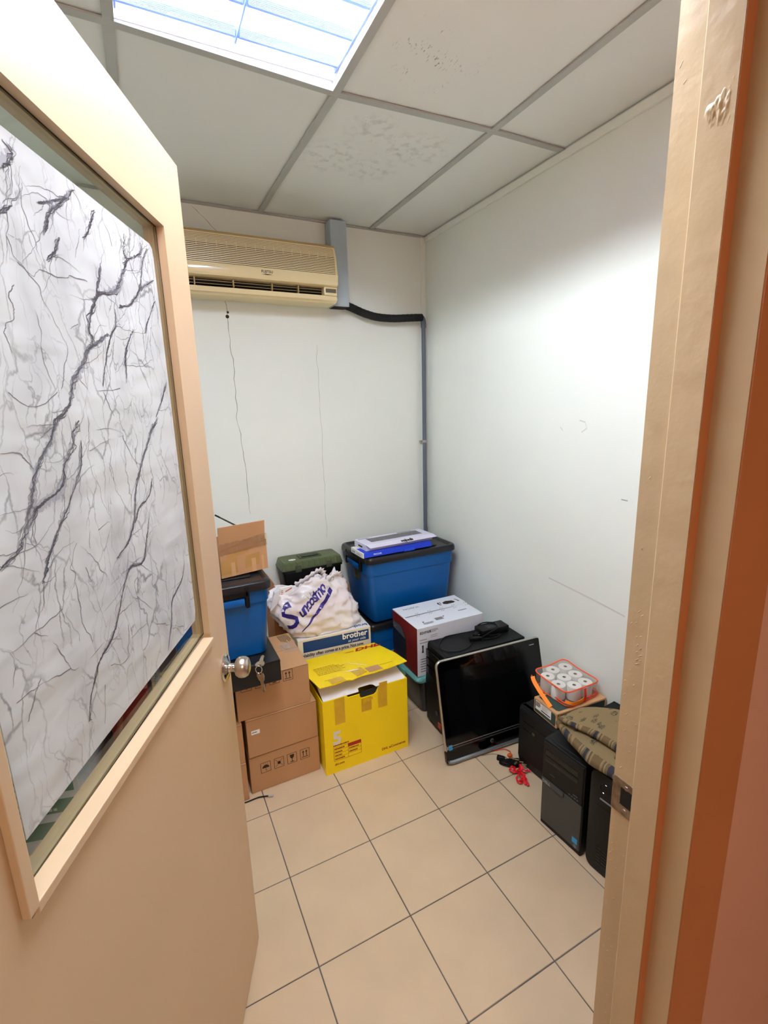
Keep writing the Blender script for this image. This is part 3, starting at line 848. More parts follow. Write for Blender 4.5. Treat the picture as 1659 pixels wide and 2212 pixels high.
for nm, b_, h in (('dark_veins', vd, '#4b494f'), ('fine_veins', vm, '#76747c'), ('pale_veins', vl, '#a9a9ae')):
    o = obj(nm, b_, mat('print_'+nm, h, .3), film)
    o['kind'] = 'stuff'
# knob
KS, KZ = .045, .925
Mk = Matrix.Translation((KS, 0, KZ)) @ Matrix.Rotation(R(-90), 4, 'X')
kn = obj('knob_rose', lathe([(.0001, 0), (.033, 0), (.0335, .003), (.031, .007), (.020, .010), (.016, .012), (.0001, .012)], 40, Mk), CHROME, door, smooth=True)
obj('knob_neck', lathe([(.0001, .011), (.0125, .011), (.0105, .015), (.0105, .024), (.014, .029), (.0001, .029)], 28, Mk), CHROME, door, smooth=True)
obj('knob', lathe([(.0001, .027), (.014, .027), (.021, .030), (.0255, .036), (.0268, .043), (.0258, .051), (.022, .058), (.0155, .0615), (.0001, .062)], 40, Mk), SATIN, door, smooth=True)
Mk2 = Matrix.Translation((KS, -TH, KZ)) @ Matrix.Rotation(R(90), 4, 'X')
obj('knob_rose', lathe([(.0001, 0), (.033, 0), (.031, .007), (.016, .012), (.0001, .012)], 32, Mk2), CHROME, door, smooth=True)
obj('knob', lathe([(.0001, .010), (.011, .011), (.011, .024), (.021, .030), (.0268, .043), (.022, .058), (.0001, .062)], 32, Mk2), SATIN, door, smooth=True)
obj('latch_plate', box(-.0012, .001, -.031, -.009, KZ-.028, KZ+.028), STEEL_WORN, door)
# keys (a thing of their own, hanging from the lock)
KP = Md @ Vector((KS, .062, KZ))
keys = thing('key_bunch', 'two brass-grey keys on a ring hanging from the door knob', 'keys', KP)
keys.matrix_world = Matrix.Translation(KP) @ Md.to_3x3().to_4x4()
KEYM = mat('key_metal', '#a59a86', .3, 1, var=.2, vscale=50)
def key_bm():
    """key in the x-z plane: bow at the top, blade pointing down"""
    pts = [(-.010, 0), (-.012, -.008), (-.009, -.018), (-.005, -.022), (-.0045, -.048), (-.001, -.053), (.002, -.050), (.0045, -.046), (.0025, -.042), (.0045, -.038), (.003, -.034), (.0045, -.030), (.005, -.022), (.009, -.018), (.012, -.008), (.010, 0), (.004, .002), (.0035, -.005), (-.0035, -.005), (-.004, .002)]
    return prism(pts, -.001, .001, 'y')
b = key_bm()
o = obj('key', b, KEYM, keys); o.matrix_local = Matrix.Translation((0, .024, 0)) @ Matrix.Rotation(R(90), 4, 'X') @ Matrix.Rotation(R(90), 4, 'Y')
ring_pts = [(.0, .022+.008*math.cos(2*math.pi*k/14), -.010+.010*math.sin(2*math.pi*k/14)) for k in range(15)]
obj('key_ring', tube(ring_pts, .0011, 6, 0), CHROME, keys, smooth=True)
o = obj('key', key_bm(), KEYM, keys); o.matrix_local = Matrix.Translation((-.001, .024, -.021)) @ Matrix.Rotation(R(62), 4, 'Z') @ Matrix.Rotation(R(-10), 4, 'Y')

# ------------------------------------------------------------------ wall services
# air conditioner: profile in (y, z), extruded along x
ax0, ax1 = -.14, .707
ac = thing('air_conditioner', 'yellowed split air conditioner high on the back wall', 'air conditioner', ((ax0+ax1)/2, BY, 2.08))
aw = (ax1-ax0)/2
def acp(pts): return [(y, z) for y, z in pts]
# y measured from the wall (negative = into the room), z from 2.08
body = [(0, .005), (0, .268), (-.120, .272), (-.138, .266), (-.158, .215), (-.168, .125), (-.168, .078), (-.155, .072), (-.120, .070), (-.120, .034), (-.155, .030), (-.150, .012), (-.135, .0), (-.02, 0)]
hb = prism(body, -aw, aw, 'x')
bmesh.ops.bevel(hb, geom=[e for e in hb.edges if abs(e.verts[0].co.x-e.verts[1].co.x) < 1e-6 and abs(abs(e.verts[0].co.x)-aw) < 1e-6], offset=.006, segments=3, affect='EDGES')
obj('housing', hb, AC, ac, smooth=True)
# grille: many thin slats in front of a dark bed
bed = prism([(-.1425, .258), (-.1595, .213), (-.1686, .130), (-.1676, .130), (-.158, .213), (-.141, .258)], -aw+.012, aw-.012, 'x')
obj('grille_bed', bed, DARK, ac)
gb = bmesh.new(); ns = 17
for k in range(ns):
    t = (k+.5)/ns
    if t < .38: u = t/.38; y = -.1425+(-.1595+.1425)*u; z = .258+(.213-.258)*u
    else: u = (t-.38)/.62; y = -.1595+(-.1686+.1595)*u; z = .213+(.130-.213)*u
    add_box(gb, -aw+.010, aw-.010, y-.0018, y+.0012, z-.0023, z+.0023)
for k in range(20):
    x = -aw+.012+(2*aw-.024)*k/19
    add_box(gb, x-.0008, x+.0008, -.1610, -.150, .20, .225)
o = obj('grille', gb, AC, ac); o['kind'] = 'stuff'
obj('top_edge', box(-aw+.004, aw-.004, -.142, -.118, .2605, .2705, .004), ACD, ac)
obj('front_strip', prism([(-.1695, .127), (-.1715, .115), (-.1715, .088), (-.1690, .080), (-.164, .080), (-.164, .127)], -aw+.003, aw-.003, 'x'), mat('ac_gloss', '#ead9a8', .12, coat=.6), ac, smooth=True)
obj('air_outlet', box(-aw+.02, aw-.075, -.1225, -.119, .036, .069), DARK, ac)
obj('outlet_end', box(aw-.073, aw-.004, -.158, -.118, .032, .0715, .004), AC, ac)
obj('display_window', box(aw-.066, aw-.010, -.1595, -.157, .045, .064, .001), mat('smoked_window', '#6b6657', .2), ac)
for z, y in ((.058, -.146), (.046, -.140)):
    obj('vane', prism([(y-.010, z-.003), (y+.012, z+.001), (y+.012, z+.002), (y-.010, z-.0015)], -aw+.022, aw-.078, 'x'), ACD, ac)
for k in (-.26, -.09, .09, .22):
    obj('vane_pin', box(k-.0025, k+.0025, -.150, -.128, .036, .069), ACD, ac)
obj('bottom_lip', prism([(-.157, .031), (-.160, .026), (-.154, .010), (-.150, .010), (-.150, .031)], -aw+.01, aw-.07, 'x'), AC, ac)
text('lettering', 'FUJITSU', .016, (.065, -.1720, .106), (1, 0, 0), (0, 0, 1), mat('ac_print', '#3c3324', .5), ac, align='CENTER', bold=.0004)
obj('emblem', flat([[(-.028, 0), (0, -.003), (.028, 0), (0, .0022)]], frame((.065, -.1721, .099), (1, 0, 0), (0, 0, 1))), mat('ac_print', '#3c3324', .5), ac)

# metal trunking, insulated hose, drain pipe
tk = thing('pipe_trunking', 'pale blue metal trunking between ceiling and air conditioner', 'trunking', (.757, BY, 2.08))
obj('cover', box(-.045, .045, -.078, -.0005, .0015, CZ-2.08-.008, .003), PALEBLUE, tk)
obj('open_end', box(-.041, .041, -.073, -.004, .0, .0014), DARK, tk)
hs = thing('insulated_hose', 'black foam wrapped hose running from trunking to the corner', 'hose', (.80, .90, 2.09))
P0 = Vector((.80, .90, 2.09))
hp = [Vector(p)-P0 for p in ((.775, .905, 2.102), (.825, .902, 2.088), (.90, .898, 2.062), (.98, .897, 2.046), (1.08, .897, 2.044), (1.18, .898, 2.052), (1.272, .90, 2.060))]
obj('foam_sleeve', tube(hp, .0205, 14, 8), FOAM, hs, smooth=True)
tw = bmesh.new()
HP = catmull(hp, 20)
for k in range(4, len(HP)-3, 6):
    t = (HP[k+1]-HP[k]).normalized(); a = t.orthogonal().normalized(); c = t.cross(a)
    tw = tube([HP[k]+(a*math.cos(q)+c*math.sin(q))*.0208+t*(q/6.28*.012-.006) for q in [i*6.283/10 for i in range(11)]], .0014, 5, 0, bm=tw)
o = obj('tape_wrap', tw, BLACKP, hs); o['kind'] = 'stuff'
dp = thing('drain_pipe', 'grey plastic pipe running down the back corner', 'pipe', (1.288, .908, 0))
obj('pipe', tube([(0, 0, .03), (0, 0, 1.0), (0, 0, 2.035)], .0125, 16, 0), GREYPVC, dp, smooth=True)
obj('elbow', tube([(0, 0, 2.005), (0, 0, 2.035), (-.004, -.001, 2.050), (-.014, -.006, 2.058), (-.03, -.008, 2.060)], .0155, 16, 4), GREYPVC, dp, smooth=True)
cl = bmesh.new()
cl = lathe([(.0128, 1.335), (.0150, 1.335), (.0150, 1.349), (.0128, 1.349)], 20, bm=cl)
add_box(cl, -.020, .020, .0125, .032, 1.337, 1.347, .001)
obj('pipe_clip', cl, mat('galvanised', '#b9b7ac', .4, .6), dp)

# ------------------------------------------------------------------ carton helpers
def pict(kind):
    """handling pictograms 40 x 46 mm, as flat print polygons"""
    out = []; s = .0018
    out += stroke([(0, 0), (.04, 0), (.04, .046), (0, .046), (0, 0)], s)
    if kind == 'umbrella':
        out.append(circle(.02, .020, .0145, 12, 0, 180)); out += stroke([(.02, .020), (.02, .009), (.023, .007), (.025, .010)], .0016)
        out += stroke([(.012, .042), (.014, .036)], .001)+stroke([(.02, .042), (.021, .037)], .001)+stroke([(.028, .042), (.027, .036)], .001)
    elif kind == 'nohook':
        out += stroke([(.005, .006), (.035, .040)], .0014)+stroke([(.035, .006), (.005, .040)], .0014); out.append(circle(.02, .023, .007, 10))
    elif kind == 'glass':
        out.append([(.010, .040), (.013, .026), (.018, .021), (.022, .021), (.027, .026), (.030, .040)]); out += stroke([(.02, .021), (.02, .008)], .0028); out.append(rect(.012, .005, .016, .0035))
    else:
        for x in (.013, .027):
            out += stroke([(x, .012), (x, .034)], .003); out.append([(x-.005, .030), (x+.005, .030), (x, .040)])
        out.append(rect(.006, .007, .028, .003))
    return out
def picts(F, dx=.056):
    b = bmesh.new()
    for k, n in enumerate(('umbrella', 'nohook', 'glass', 'up')):
        flat([[(x+k*dx, y) for x, y in p] for p in pict(n)], F, bm=b)
    return b
def carton_body(wd, dp_, h, bev=.002):
    return box(-wd/2, wd/2, -dp_/2, dp_/2, 0, h, bev, 1)
def seam(x0, x1, F, wd=.0016): return flat([rect(x0, -wd/2, x1-x0, wd)], F)
SEAMC = mat('carton_seam', '#5e4022', .9)

# stack of three brown cartons
def brown_carton(name_label, x0, x1, y0, y1, z0, z1, rz=0):
    t = thing('cardboard_box', name_label, 'box', ((x0+x1)/2, (y0+y1)/2, z0), rz, 'brown cartons stacked by the door')
    wd, d, h = x1-x0, y1-y0, z1-z0
    obj('carton', carton_body(wd, d, h), CARD, t)
    obj('flap_seam', seam(-wd/2, wd/2, frame((0, 0, h), (1, 0, 0), (0, 1, 0))), SEAMC, t)
    obj('flap_edge', flat([rect(-wd/2, h-.0045, wd, .0012)], frame((0, -d/2, 0), (1, 0, 0), (0, 0, 1))), SEAMC, t)
    return t, wd, d, h
t, wd, d, h = brown_carton('brown carton on the floor, lowest of the stack beside the yellow box', -.040, .258, .126, .442, 0, .1715)
obj('handling_marks', picts(frame((-wd/2+.045, -d/2, .082), (1, 0, 0), (0, 0, 1))), PRINT, t)
t, wd, d, h = brown_carton('brown carton with a small white sticker, middle of the stack', -.040, .2555, .122, .440, .172, .3435, R(.6))
st = obj('sticker', flat([rect(-wd/2+.018, h*.60, .034, .018)], frame((0, -d/2, 0), (1, 0, 0), (0, 0, 1))), WHITEB, t)
obj('sticker_print', flat(lines_of_text(-wd/2+.021, h*.60+.006, .028, .007, 1, random.Random(3)), frame((0, -d/2-.0003, 0), (1, 0, 0), (0, 0, 1))), PRINT, st)
t, wd, d, h = brown_carton('brown carton with arrow marks under the black box, top of the stack', -.062, .236, .126, .440, .344, .522, R(-.8))
obj('handling_marks', picts(frame((-wd/2+.022, -d/2, .126), (1, 0, 0), (0, 0, 1))), PRINT, t)
lb = obj('printed_label', flat([rect(0, 0, .105, .058)], frame((.082, .150, h), (.12, -1, 0), (1, .12, 0))), mat('label_brown', '#b58a5d', .7), t)
obj('label_print', flat(lines_of_text(.006, .004, .095, .05, 8, random.Random(4)), frame((.082, .150, h+.0003), (.12, -1, 0), (1, .12, 0))), PRINT, lb)
tp = bmesh.new()
flat([[(0, 0), (.085, .012), (.070, -.09), (.020, -.075)]], frame((.062, .045, h), (1, .1, 0), (-.1, 1, 0)), lift=.001, bm=tp)
flat([[(.02, .006), (.058, .010), (.052, -.05), (.028, -.045)]], frame((.062, .045, h), (1, .1, 0), (-.1, 1, 0)), lift=.003, bm=tp)
obj('loose_tape', tp, TAPEC, t)
for z0, z1, ly, lab in ((0, .171, .104, 'lowest'), (.1715, .3435, .110, 'middle'), (.344, .522, .13, 'top')):
    tt, *_ = brown_carton('brown carton in the half-hidden stack right behind the door edge, %s of it' % lab, -.352, -.054 if z0 < .3 else -.072, ly, ly+.32, z0, z1)

# black box on the brown cartons
t = thing('black_box', 'flat black box lying across the brown cartons under the blue tub', 'box', (-.113, .262, .523), R(-.5))
obj('body', box(-.219, .219, -.208, .208, 0, .089, .003), mat('black_card', '#08080a', .5, bump=.04, bscale=200), t)
obj('lid_edge', box(-.2196, .2196, -.2086, .2086, .080, .0815), mat('black_line', '#060606', .6), t)

# blue lidded tubs (three alike)
def tub(label, loc, rotz, L=.575, Wd=.385, H=.378, grip=True):
    """long side along x, short ends carry the handles"""
    t = thing('storage_tub', label, 'storage tub', loc, rotz, 'blue storage tubs with black lids')
    def rr(f, z, r=.035): return rrect(-L/2*f, L/2*f, -Wd/2*f, Wd/2*f, r*f, z, 5)
    b = loft([rr(.83, .0, .03), rr(.85, .006), rr(.90, H*.45), rr(.925, H*.72), rr(.945, H*.725), rr(.955, H*.90), rr(.965, H-.03)])
    obj('body', b, TUBB, t, smooth=True)
    lid = loft([rr(.985, H-.036), rr(1.0, H-.034), rr(1.0, H-.018), rr(.99, H-.006), rr(.97, H-.001), rr(.93, H), rr(.90, H-.006), rr(.88, H-.011), rr(.5, H-.011)])
    obj('lid', lid, TUBL, t, smooth=True)
    lr = bmesh.new()
    for k in (-.14, .14): add_box(lr, k-.045, k+.045, -Wd*.34, Wd*.34, H-.0105, H-.004, .003)
    obj_each('lid_rib', lr, TUBL, t)
    for s in (-1, 1):
        xx = s*L/2
        hb = bmesh.new(); add_box(hb, min(xx*.945, xx*1.005), max(xx*.945, xx*1.005), -.085, .085, H-.085, H-.055, .006)
        obj('handle', hb, TUBB, t, smooth=True)
        lb = bmesh.new()
        for y in (-.094, .094):
            add_box(lb, min(xx*.95, xx*1.012), max(xx*.95, xx*1.012), y-.008, y+.008, H-.095, H-.012, .004)
        add_box(lb, min(xx*.975, xx*1.012), max(xx*.975, xx*1.012), -.10, .10, H-.050, H-.024, .004)
        obj_each('latch', lb, BLACKP, t, smooth=True)
        if not grip: continue
        gb = bmesh.new()
        add_box(gb, min(xx*.905, xx*.945), max(xx*.905, xx*.945), -.035, .035, H-.165, H-.100, .008)
        obj('grip_plate', gb, mat('grip_olive', '#4b4a3a', .3, .3), t, smooth=True)
    return t
tub('blue tub with black lid on the floor of the back corner, under another tub', (.990, .735, 0), 0, H=.394)
tub('blue tub with black lid in the back corner carrying two flat white and blue boxes', (.990, .735, .3945), 0, H=.380)
tub('blue tub with black lid beside the door, carrying an open carton', (-.085, .372, .6135), R(90), H=.314, Wd=.38, grip=False)

# open carton on the left tub
OC = (.013, .292, .9285); oz = R(12)
t = thing('cardboard_box', 'small open carton with raised flap and shiny tape on the blue tub', 'box', OC, oz)
wd, d, h, th = .19, .175, .122, .004
b = bmesh.new()
add_box(b, -wd/2, wd/2, -d/2, -d/2+th, 0, h); add_box(b, -wd/2, wd/2, d/2-th, d/2, 0, h)
add_box(b, -wd/2, -wd/2+th, -d/2+th, d/2-th, 0, h); add_box(b, wd/2-th, wd/2, -d/2+th, d/2-th, 0, h); add_box(b, -wd/2+th, wd/2-th, -d/2+th, d/2-th, 0, th)
obj('carton', b, CARD, t)
Fm = Matrix.Translation((0, -d/2+.002, h)) @ Matrix.Rotation(R(7), 4, 'X')
b = bmesh.new(); add_box(b, -wd/2, wd/2-.004, -.002, .002, .0, .080, M=Fm)
obj('flap', b, CARD, t)
Fb = Matrix.Translation((wd/2-.002, 0, h)) @ Matrix.Rotation(R(75), 4, 'Y')
b = bmesh.new(); add_box(b, -.0015, .0015, -d/2+.01, d/2-.01, .0, .06, M=Matrix.Translation((wd/2-.003, 0, h)) @ Matrix.Rotation(R(-14), 4, 'Y'))
F0_ = frame((0, -d/2, 0), (1, 0, 0), (0, 0, 1))
obj_each('tape', flat([[(-wd/2, .012), (-.03, .012), (-.03, .074), (-wd/2, .068)], [(.0, .020), (.060, .026), (.066, .076), (.004, .072)], [(-.07, .070), (.02, .084), (.018, .104), (-.07, .092)]], F0_, lift=.0006), TAPE, t)
obj_each('tape', flat([rect(-.055, .0, .016, .055), rect(.028, .0, .018, .055), rect(.070, .0, .010, .06)], F0_, lift=.0009), CARDL, t)
tb = bmesh.new(); rnd = random.Random(8)
n = 22; prev = None
for k in range(n+1):
    x = -wd/2-.001+(wd+.004)*k/n
    a = tb.verts.new((x, -d/2-.002-.0010*rnd.random(), h-.034+.012*k/n+rnd.uniform(-.002, .002))); c = tb.verts.new((x, -d/2-.003-.0012*rnd.random(), h-.004+.010*k/n+rnd.uniform(-.002, .003))); e = tb.verts.new((x, -d/2-.001-.0015*rnd.random(), h+.012+.014*k/n+rnd.uniform(-.003, .004)))
    if prev: tb.faces.new((prev[0], a, c, prev[1])); tb.faces.new((prev[1], c, e, prev[2]))
    prev = (a, c, e)
for (xa, za, xb, zb_) in ((-.09, -.014, .08, .022), (-.05, -.006, .092, .008), (.0, .012, .094, .026), (.02, -.022, .095, -.002)):
    flat(stroke([(xa, h+za), ((xa+xb)/2, h+(za+zb_)/2+.003), (xb, h+zb_)], .0022), frame((0, -d/2-.0045, 0), (1, 0, 0), (0, 0, 1)), bm=tb)
obj('stretched_tape', tb, thin_clear('stretched_clear_tape', '#efe2c6', haze=.10, gloss=.45, rough=.12), t)
rod = thing('metal_rod', 'thin dark metal rod leaning out of the open carton', 'rod', OC, oz)
obj('rod', tube([(.082, -.058, .1262), (.0, -.043, .1835), (-.0655, -.029, .230)], lambda q: .0040-.0012*q, 8, 0), mat('dark_steel', '#4b443c', .4, .7), rod, smooth=True)
obj('tip', tube([(-.060, -.030, .2262), (-.0765, -.0268, .2378)], .0032, 8, 0), BLACKP, rod, smooth=True)

# big brown carton under the toolbox
t = thing('cardboard_box', 'tall brown carton in the back corner under the green toolbox', 'box', (.460, .8405, 0))
obj('carton', carton_body(.436, .19, .580), CARDR, t)
b = bmesh.new(); add_box(b, -.002, .002, -.090, .092, 0, .085, M=Matrix.Translation((-.2165, 0, .578)) @ Matrix.Rotation(R(9), 4, 'Y'))
obj('raised_flap', b, CARDR, t)
obj('flap_seam', seam(-.205, .218, frame((0, 0, .580), (1, 0, 0), (0, 1, 0))), SEAMC, t)
b = bmesh.new(); add_box(b, -.006, .07, -.012, .012, 0, .002, M=Matrix.Translation((.219, -.06, .578)) @ Matrix.Rotation(R(28), 4, 'Y') @ Matrix.Rotation(R(90), 4, 'Z'))
obj('lit_card_edge', b, CARDL, t)  # lighter card strip, colour stands in for the carton's lit right edge

# toolbox
t = thing('toolbox', 'olive green toolbox with black base on the tall carton', 'toolbox', (.486, .848, .5805))
tw_, td = .345, .150
def tr(f, z, r=.012, gx=0): return rrect(-tw_/2*f-gx, tw_/2*f+gx, -td/2*f-gx, td/2*f+gx, r, z, 3)
obj('base', loft([tr(.90, 0), tr(.91, .004), tr(.96, .112), tr(1.0, .114), tr(1.0, .126)]), BLACKP, t, smooth=True)
b = bmesh.new()
for k in range(6):
    x = -.13+.052*k; add_box(b, x-.004, x+.004, -td/2*.955-.001, -td/2*.93, .02, .110, .001)
obj_each('base_rib', b, BLACKP, t)
obj('lid', loft([tr(1.01, .1265), tr(1.02, .129), tr(1.01, .132), tr(.955, .163), tr(.93, .170), tr(.9, .1715)]), OLIVE, t, smooth=True)
b = bmesh.new()
for k in range(10):
    x = -.148+.296*k/9
    if abs(x) > .165: continue
    for s in (-1, 1):
        Mq = Matrix.Translation((x, s*(td/2*.985), .148)) @ Matrix.Rotation(R(s*9), 4, 'X')
        add_box(b, -.011, .011, -.0035, .0035, -.015, .020, .002, 1, M=Mq)
obj_each('lid_rib', b, OLIVE, t, smooth=True)
obj('handle_recess', box(-.062, .062, -.036, .036, .1708, .1722, .0006), mat('olive_black', '#20251d', .6), t)
b = bmesh.new()
for x in (-.055, .055): add_box(b, x-.007, x+.007, -.030, .030, .171, .177, .002)
add_box(b, -.062, .062, .030, .038, .171, .1755, .002); add_box(b, -.062, .062, -.038, -.030, .171, .1755, .002)
obj('recess_rim', b, OLIVED, t, smooth=True)
b = bmesh.new(); add_box(b, -.046, .046, -.014, .006, .173, .182, .004); add_box(b, -.050, -.040, -.014, .016, .1725, .180, .002); add_box(b, .040, .050, -.014, .016, .1725, .180, .002)
obj('handle', b, OLIVED, t, smooth=True)
b = bmesh.new()
for x in (-.085, .09): add_box(b, x-.017, x+.017, -td/2-.004, -td/2+.006, .112, .150, .003)
obj_each('latch', b, OLIVED, t, smooth=True)
st = obj('sticker', flat([[(1.5*x, y) for x, y in circle(0, 0, .0135, 24)]], frame((-.105, -.028, .1718), (1, 0, 0), (0, 1, 0))), WHITEB, t)
obj('sticker_mark', flat([circle(.006, .001, .0035, 10), rect(-.012, -.002, .010, .002)], frame((-.105, -.028, .1722), (1, 0, 0), (0, 1, 0))), GREYTXT, st)

# printer carton
bz = R(-4.2)
t = thing('printer_box', 'cream and blue printer carton under the white shopping bag', 'box', (.4925, .592, 0), bz)
wd, d, h = .385, .232, .440
obj('carton', carton_body(wd, d, h), CREAM, t)
Ff = frame((-wd/2, -d/2, 0), (1, 0, 0), (0, 0, 1))
bd = obj('blue_band', flat([rect(.026, h-.070, wd-.038, .058)], Ff), NAVY, t)
text('lettering', 'brother', .043, (wd/2-.020, -d/2-.0004, h-.041), (1, 0, 0), (0, 0, 1), WHITEB, t, align='RIGHT', bold=.0011)
text('lettering', 'at your side', .020, (wd/2-.030, -d/2-.0004, h-.062), (1, 0, 0), (0, 0, 1), WHITEB, t, align='RIGHT', shear=.25)
text('lettering', 'Reliability often comes at a price. Not now.', .0245, (-wd/2+.008, -d/2-.0003, h-.094), (1, 0, 0), (0, 0, 1), mat('text_dark', '#23262b', .6), t, bold=.0007, sx=.78)
obj('printed_arc', flat(stroke([(.30+.04*math.cos(R(a)), .285+.062*math.sin(R(a))) for a in range(20, 150, 10)], .0015), Ff), GREYTXT, t)
obj('blue_panel', flat([rect(.03, .06, .31, .19)], Ff), NAVY, t)
Ft = frame((0, 0, h), (1, 0, 0), (0, 1, 0))
obj('white_top', flat([rect(-wd/2+.006, -d/2+.006, wd-.012, d-.012)], Ft), WHITE, t)
tl = obj('top_print', flat(lines_of_text(.06, .04, .11, .06, 7, random.Random(6)), Ft, lift=.0005), mat('text_blue', '#27508a', .6), t)
text('lettering', 'brother', .036, (wd/2-.008, -d/2+.044, h+.0004), (-1, 0, 0), (0, -1, 0), NAVY, t, bold=.001)
# white shopping bag
BAG0 = Vector((.44, .60, .4415))
def bag_mesh():
    lv = [(.0, .300, .640, .492, .690), (.012, .270, .652, .486, .695), (.06, .238, .650, .487, .698), (.11, .205, .640, .497, .698), (.16, .182, .622, .512, .700), (.205, .185, .603, .530, .698), (.240, .200, .580, .548, .690), (.258, .225, .545, .560, .680)]
    n = 120; rings = []
    def ring(zz, xa, xb, ya, yb, e, top=0):
        out = []
        for k in range(n):
            a = 2*math.pi*k/n; c, s = math.cos(a), math.sin(a)
            u = math.copysign(abs(c)**(2/e), c); v = math.copysign(abs(s)**(2/e), s)
            x = (xa+xb)/2+u*(xb-xa)/2; y = (ya+yb)/2+v*(yb-ya)/2
            z = zz
            if top:   # wavy rim: dips on the left front, peaks on the right
                z += top*(.020*math.sin(3*a+1.0)+.016*math.sin(5*a+2)+.022*math.exp(-((x-.47)/.05)**2)+.012*math.exp(-((x-.56)/.04)**2)-.050*math.exp(-((x-.27)/.07)**2)*(1 if v < 0 else .7)-.02*(1 if v > 0 else 0))
            out.append(Vector((x, y, z)))
        return out
    def lerp(a, b, t): return tuple(a[i]+(b[i]-a[i])*t for i in range(5))
    Z = []
    for a, b in zip(lv, lv[1:]):
        m = 5
        for k in range(m): Z.append(lerp(a, b, k/m))
    Z.append(lv[-1])
    for i, (dz, xa, xb, ya, yb) in enumerate(Z):
        f = max(0, (dz-.17)/.09)
        rings.append(ring(.4415+dz, xa, xb, ya, yb, 3.4-1.0*min(1, dz/.2), f))
    outer = len(rings)
    # wrinkles: long diagonal folds plus finer crumple
    for i, r in enumerate(rings):
        fz = min(1, i/3)
        cx = sum((p.x for p in r))/n; cy = sum((p.y for p in r))/n
        for p in r:
            dvec = Vector((p.x-cx, p.y-cy, 0)).normalized()
            q = Vector((p.x*9-p.z*7, p.y*9, p.z*17+p.x*7)); w4 = abs(noise.noise(Vector((p.x*22+p.z*16, p.y*20, p.z*20-p.x*9))))
            w1 = noise.noise(q); w2 = (1-abs(noise.noise(Vector((p.x*13-p.z*6, p.y*13, p.z*26+p.x*12)))))**3; w3 = (1-abs(noise.noise(Vector((p.x*30+p.z*12, p.y*30, p.z*44-p.x*26)))))**4
            p += dvec*fz*(.010*w1+.018*(w2-.55)+.005*(w3-.5)-.010*(w4-.2))
            p.z += fz*(.002*w3-.001) if i < outer-8 else .007*w1
    # inner side, open mouth
    inner = []
    top = rings[-1]; cx = sum(p.x for p in top)/n; cy = sum(p.y for p in top)/n
    for dz, f in ((.0, .985), (-.02, .93), (-.05, .86), (-.075, .70), (-.085, .35)):
        inner.append([Vector((cx+(p.x-cx)*f, cy+(p.y-cy)*f, p.z*(1-min(1, -dz*13))+(.70+dz)*min(1, -dz*13) if dz else p.z-.001)) for p in top])
    return loft(rings+inner)
bg = thing('shopping_bag', 'crumpled white plastic shopping bag with violet lettering on the printer carton', 'bag', BAG0)
BAGM = mat('white_bag_plastic', '#efecec', .24, var=.03, vscale=9, bump=.5, bscale=26, var2='#e9dcdc')
b = bag_mesh()
bvh = BVHTree.FromBMesh(b)
for v in b.verts: v.co -= BAG0
obj('bag_skin', b, BAGM, bg, smooth='all')
# left gusset point and carrying handles
b = loft([[Vector(p)-BAG0 for p in q] for q in (
  ((.215, .525, .640), (.235, .535, .700), (.245, .60, .705), (.215, .60, .62), (.205, .56, .58)),
  ((.190, .530, .612), (.210, .538, .690), (.215, .575, .690), (.195, .575, .61), (.188, .55, .588)),
  ((.181, .535, .604), (.200, .540, .672), (.202, .552, .670), (.185, .550, .604), (.180, .545, .598)))])
obj('gusset', b, BAGM, bg, smooth=True)
def loopband(pts, wd, name):
    b = bmesh.new(); P = catmull(pts, 8); rings = []
    for i, p in enumerate(P):
        tt = (P[min(i+1, len(P)-1)]-P[max(i-1, 0)]).normalized(); s = tt.cross(Vector((0, 1, .3))).normalized()
        q = wd*(.7+.3*math.sin(i*1.7))
        rings.append([p+s*q/2+Vector((0, .004*math.sin(i*2.1), 0)), p+Vector((0, -.005, .002)), p-s*q/2, p+Vector((0, .004, 0))])
    obj(name, loft(rings), BAGM, bg, smooth='all')
loopband([Vector(p)-BAG0 for p in ((.33, .60, .69), (.39, .595, .715), (.45, .60, .742), (.478, .61, .735), (.49, .61, .70), (.47, .58, .67))], .04, 'handle')
loopband([Vector(p)-BAG0 for p in ((.43, .545, .660), (.47, .555, .690), (.525, .565, .718), (.560, .58, .712), (.575, .60, .68))], .042, 'handle')
loopband([Vector(p)-BAG0 for p in ((.455, .56, .725), (.445, .555, .700), (.43, .545, .672), (.415, .54, .650))], .018, 'handle')
def wrap(bm_, lift=.0014):
    """lay flat print onto the bag's front"""
    dead = []
    for v in bm_.verts:
        h_ = bvh.ray_cast(Vector((v.co.x, .3, v.co.z)), Vector((0, 1, 0)))
        if h_[0] is None: dead.append(v); continue
        v.co = h_[0]+Vector((0, -lift, 0))-BAG0
    bmesh.ops.delete(bm_, geom=dead, context='VERTS')
    return bm_
sl = R(38)
Ft_ = frame((.262, .4, .486), (math.cos(sl), 0, math.sin(sl)), (-math.sin(sl)*.9, 0, math.cos(sl)))
b = text_bm('S', .165, Ft_, shear=.25, bold=.002, ext=0)
F2 = frame((.326, .4, .548), (math.cos(sl), 0, math.sin(sl)), (-math.sin(sl)*.9, 0, math.cos(sl)))
merge(b, text_bm('uncosmo', .074, F2, shear=.3, bold=.0018, ext=0, sx=.78, space=.85))
bmesh.ops.subdivide_edges(b, edges=[e for e in b.edges if e.calc_length() > .02], cuts=3)
bmesh.ops.triangulate(b, faces=b.faces[:])
obj('lettering', wrap(b), INKBLUE, bg)
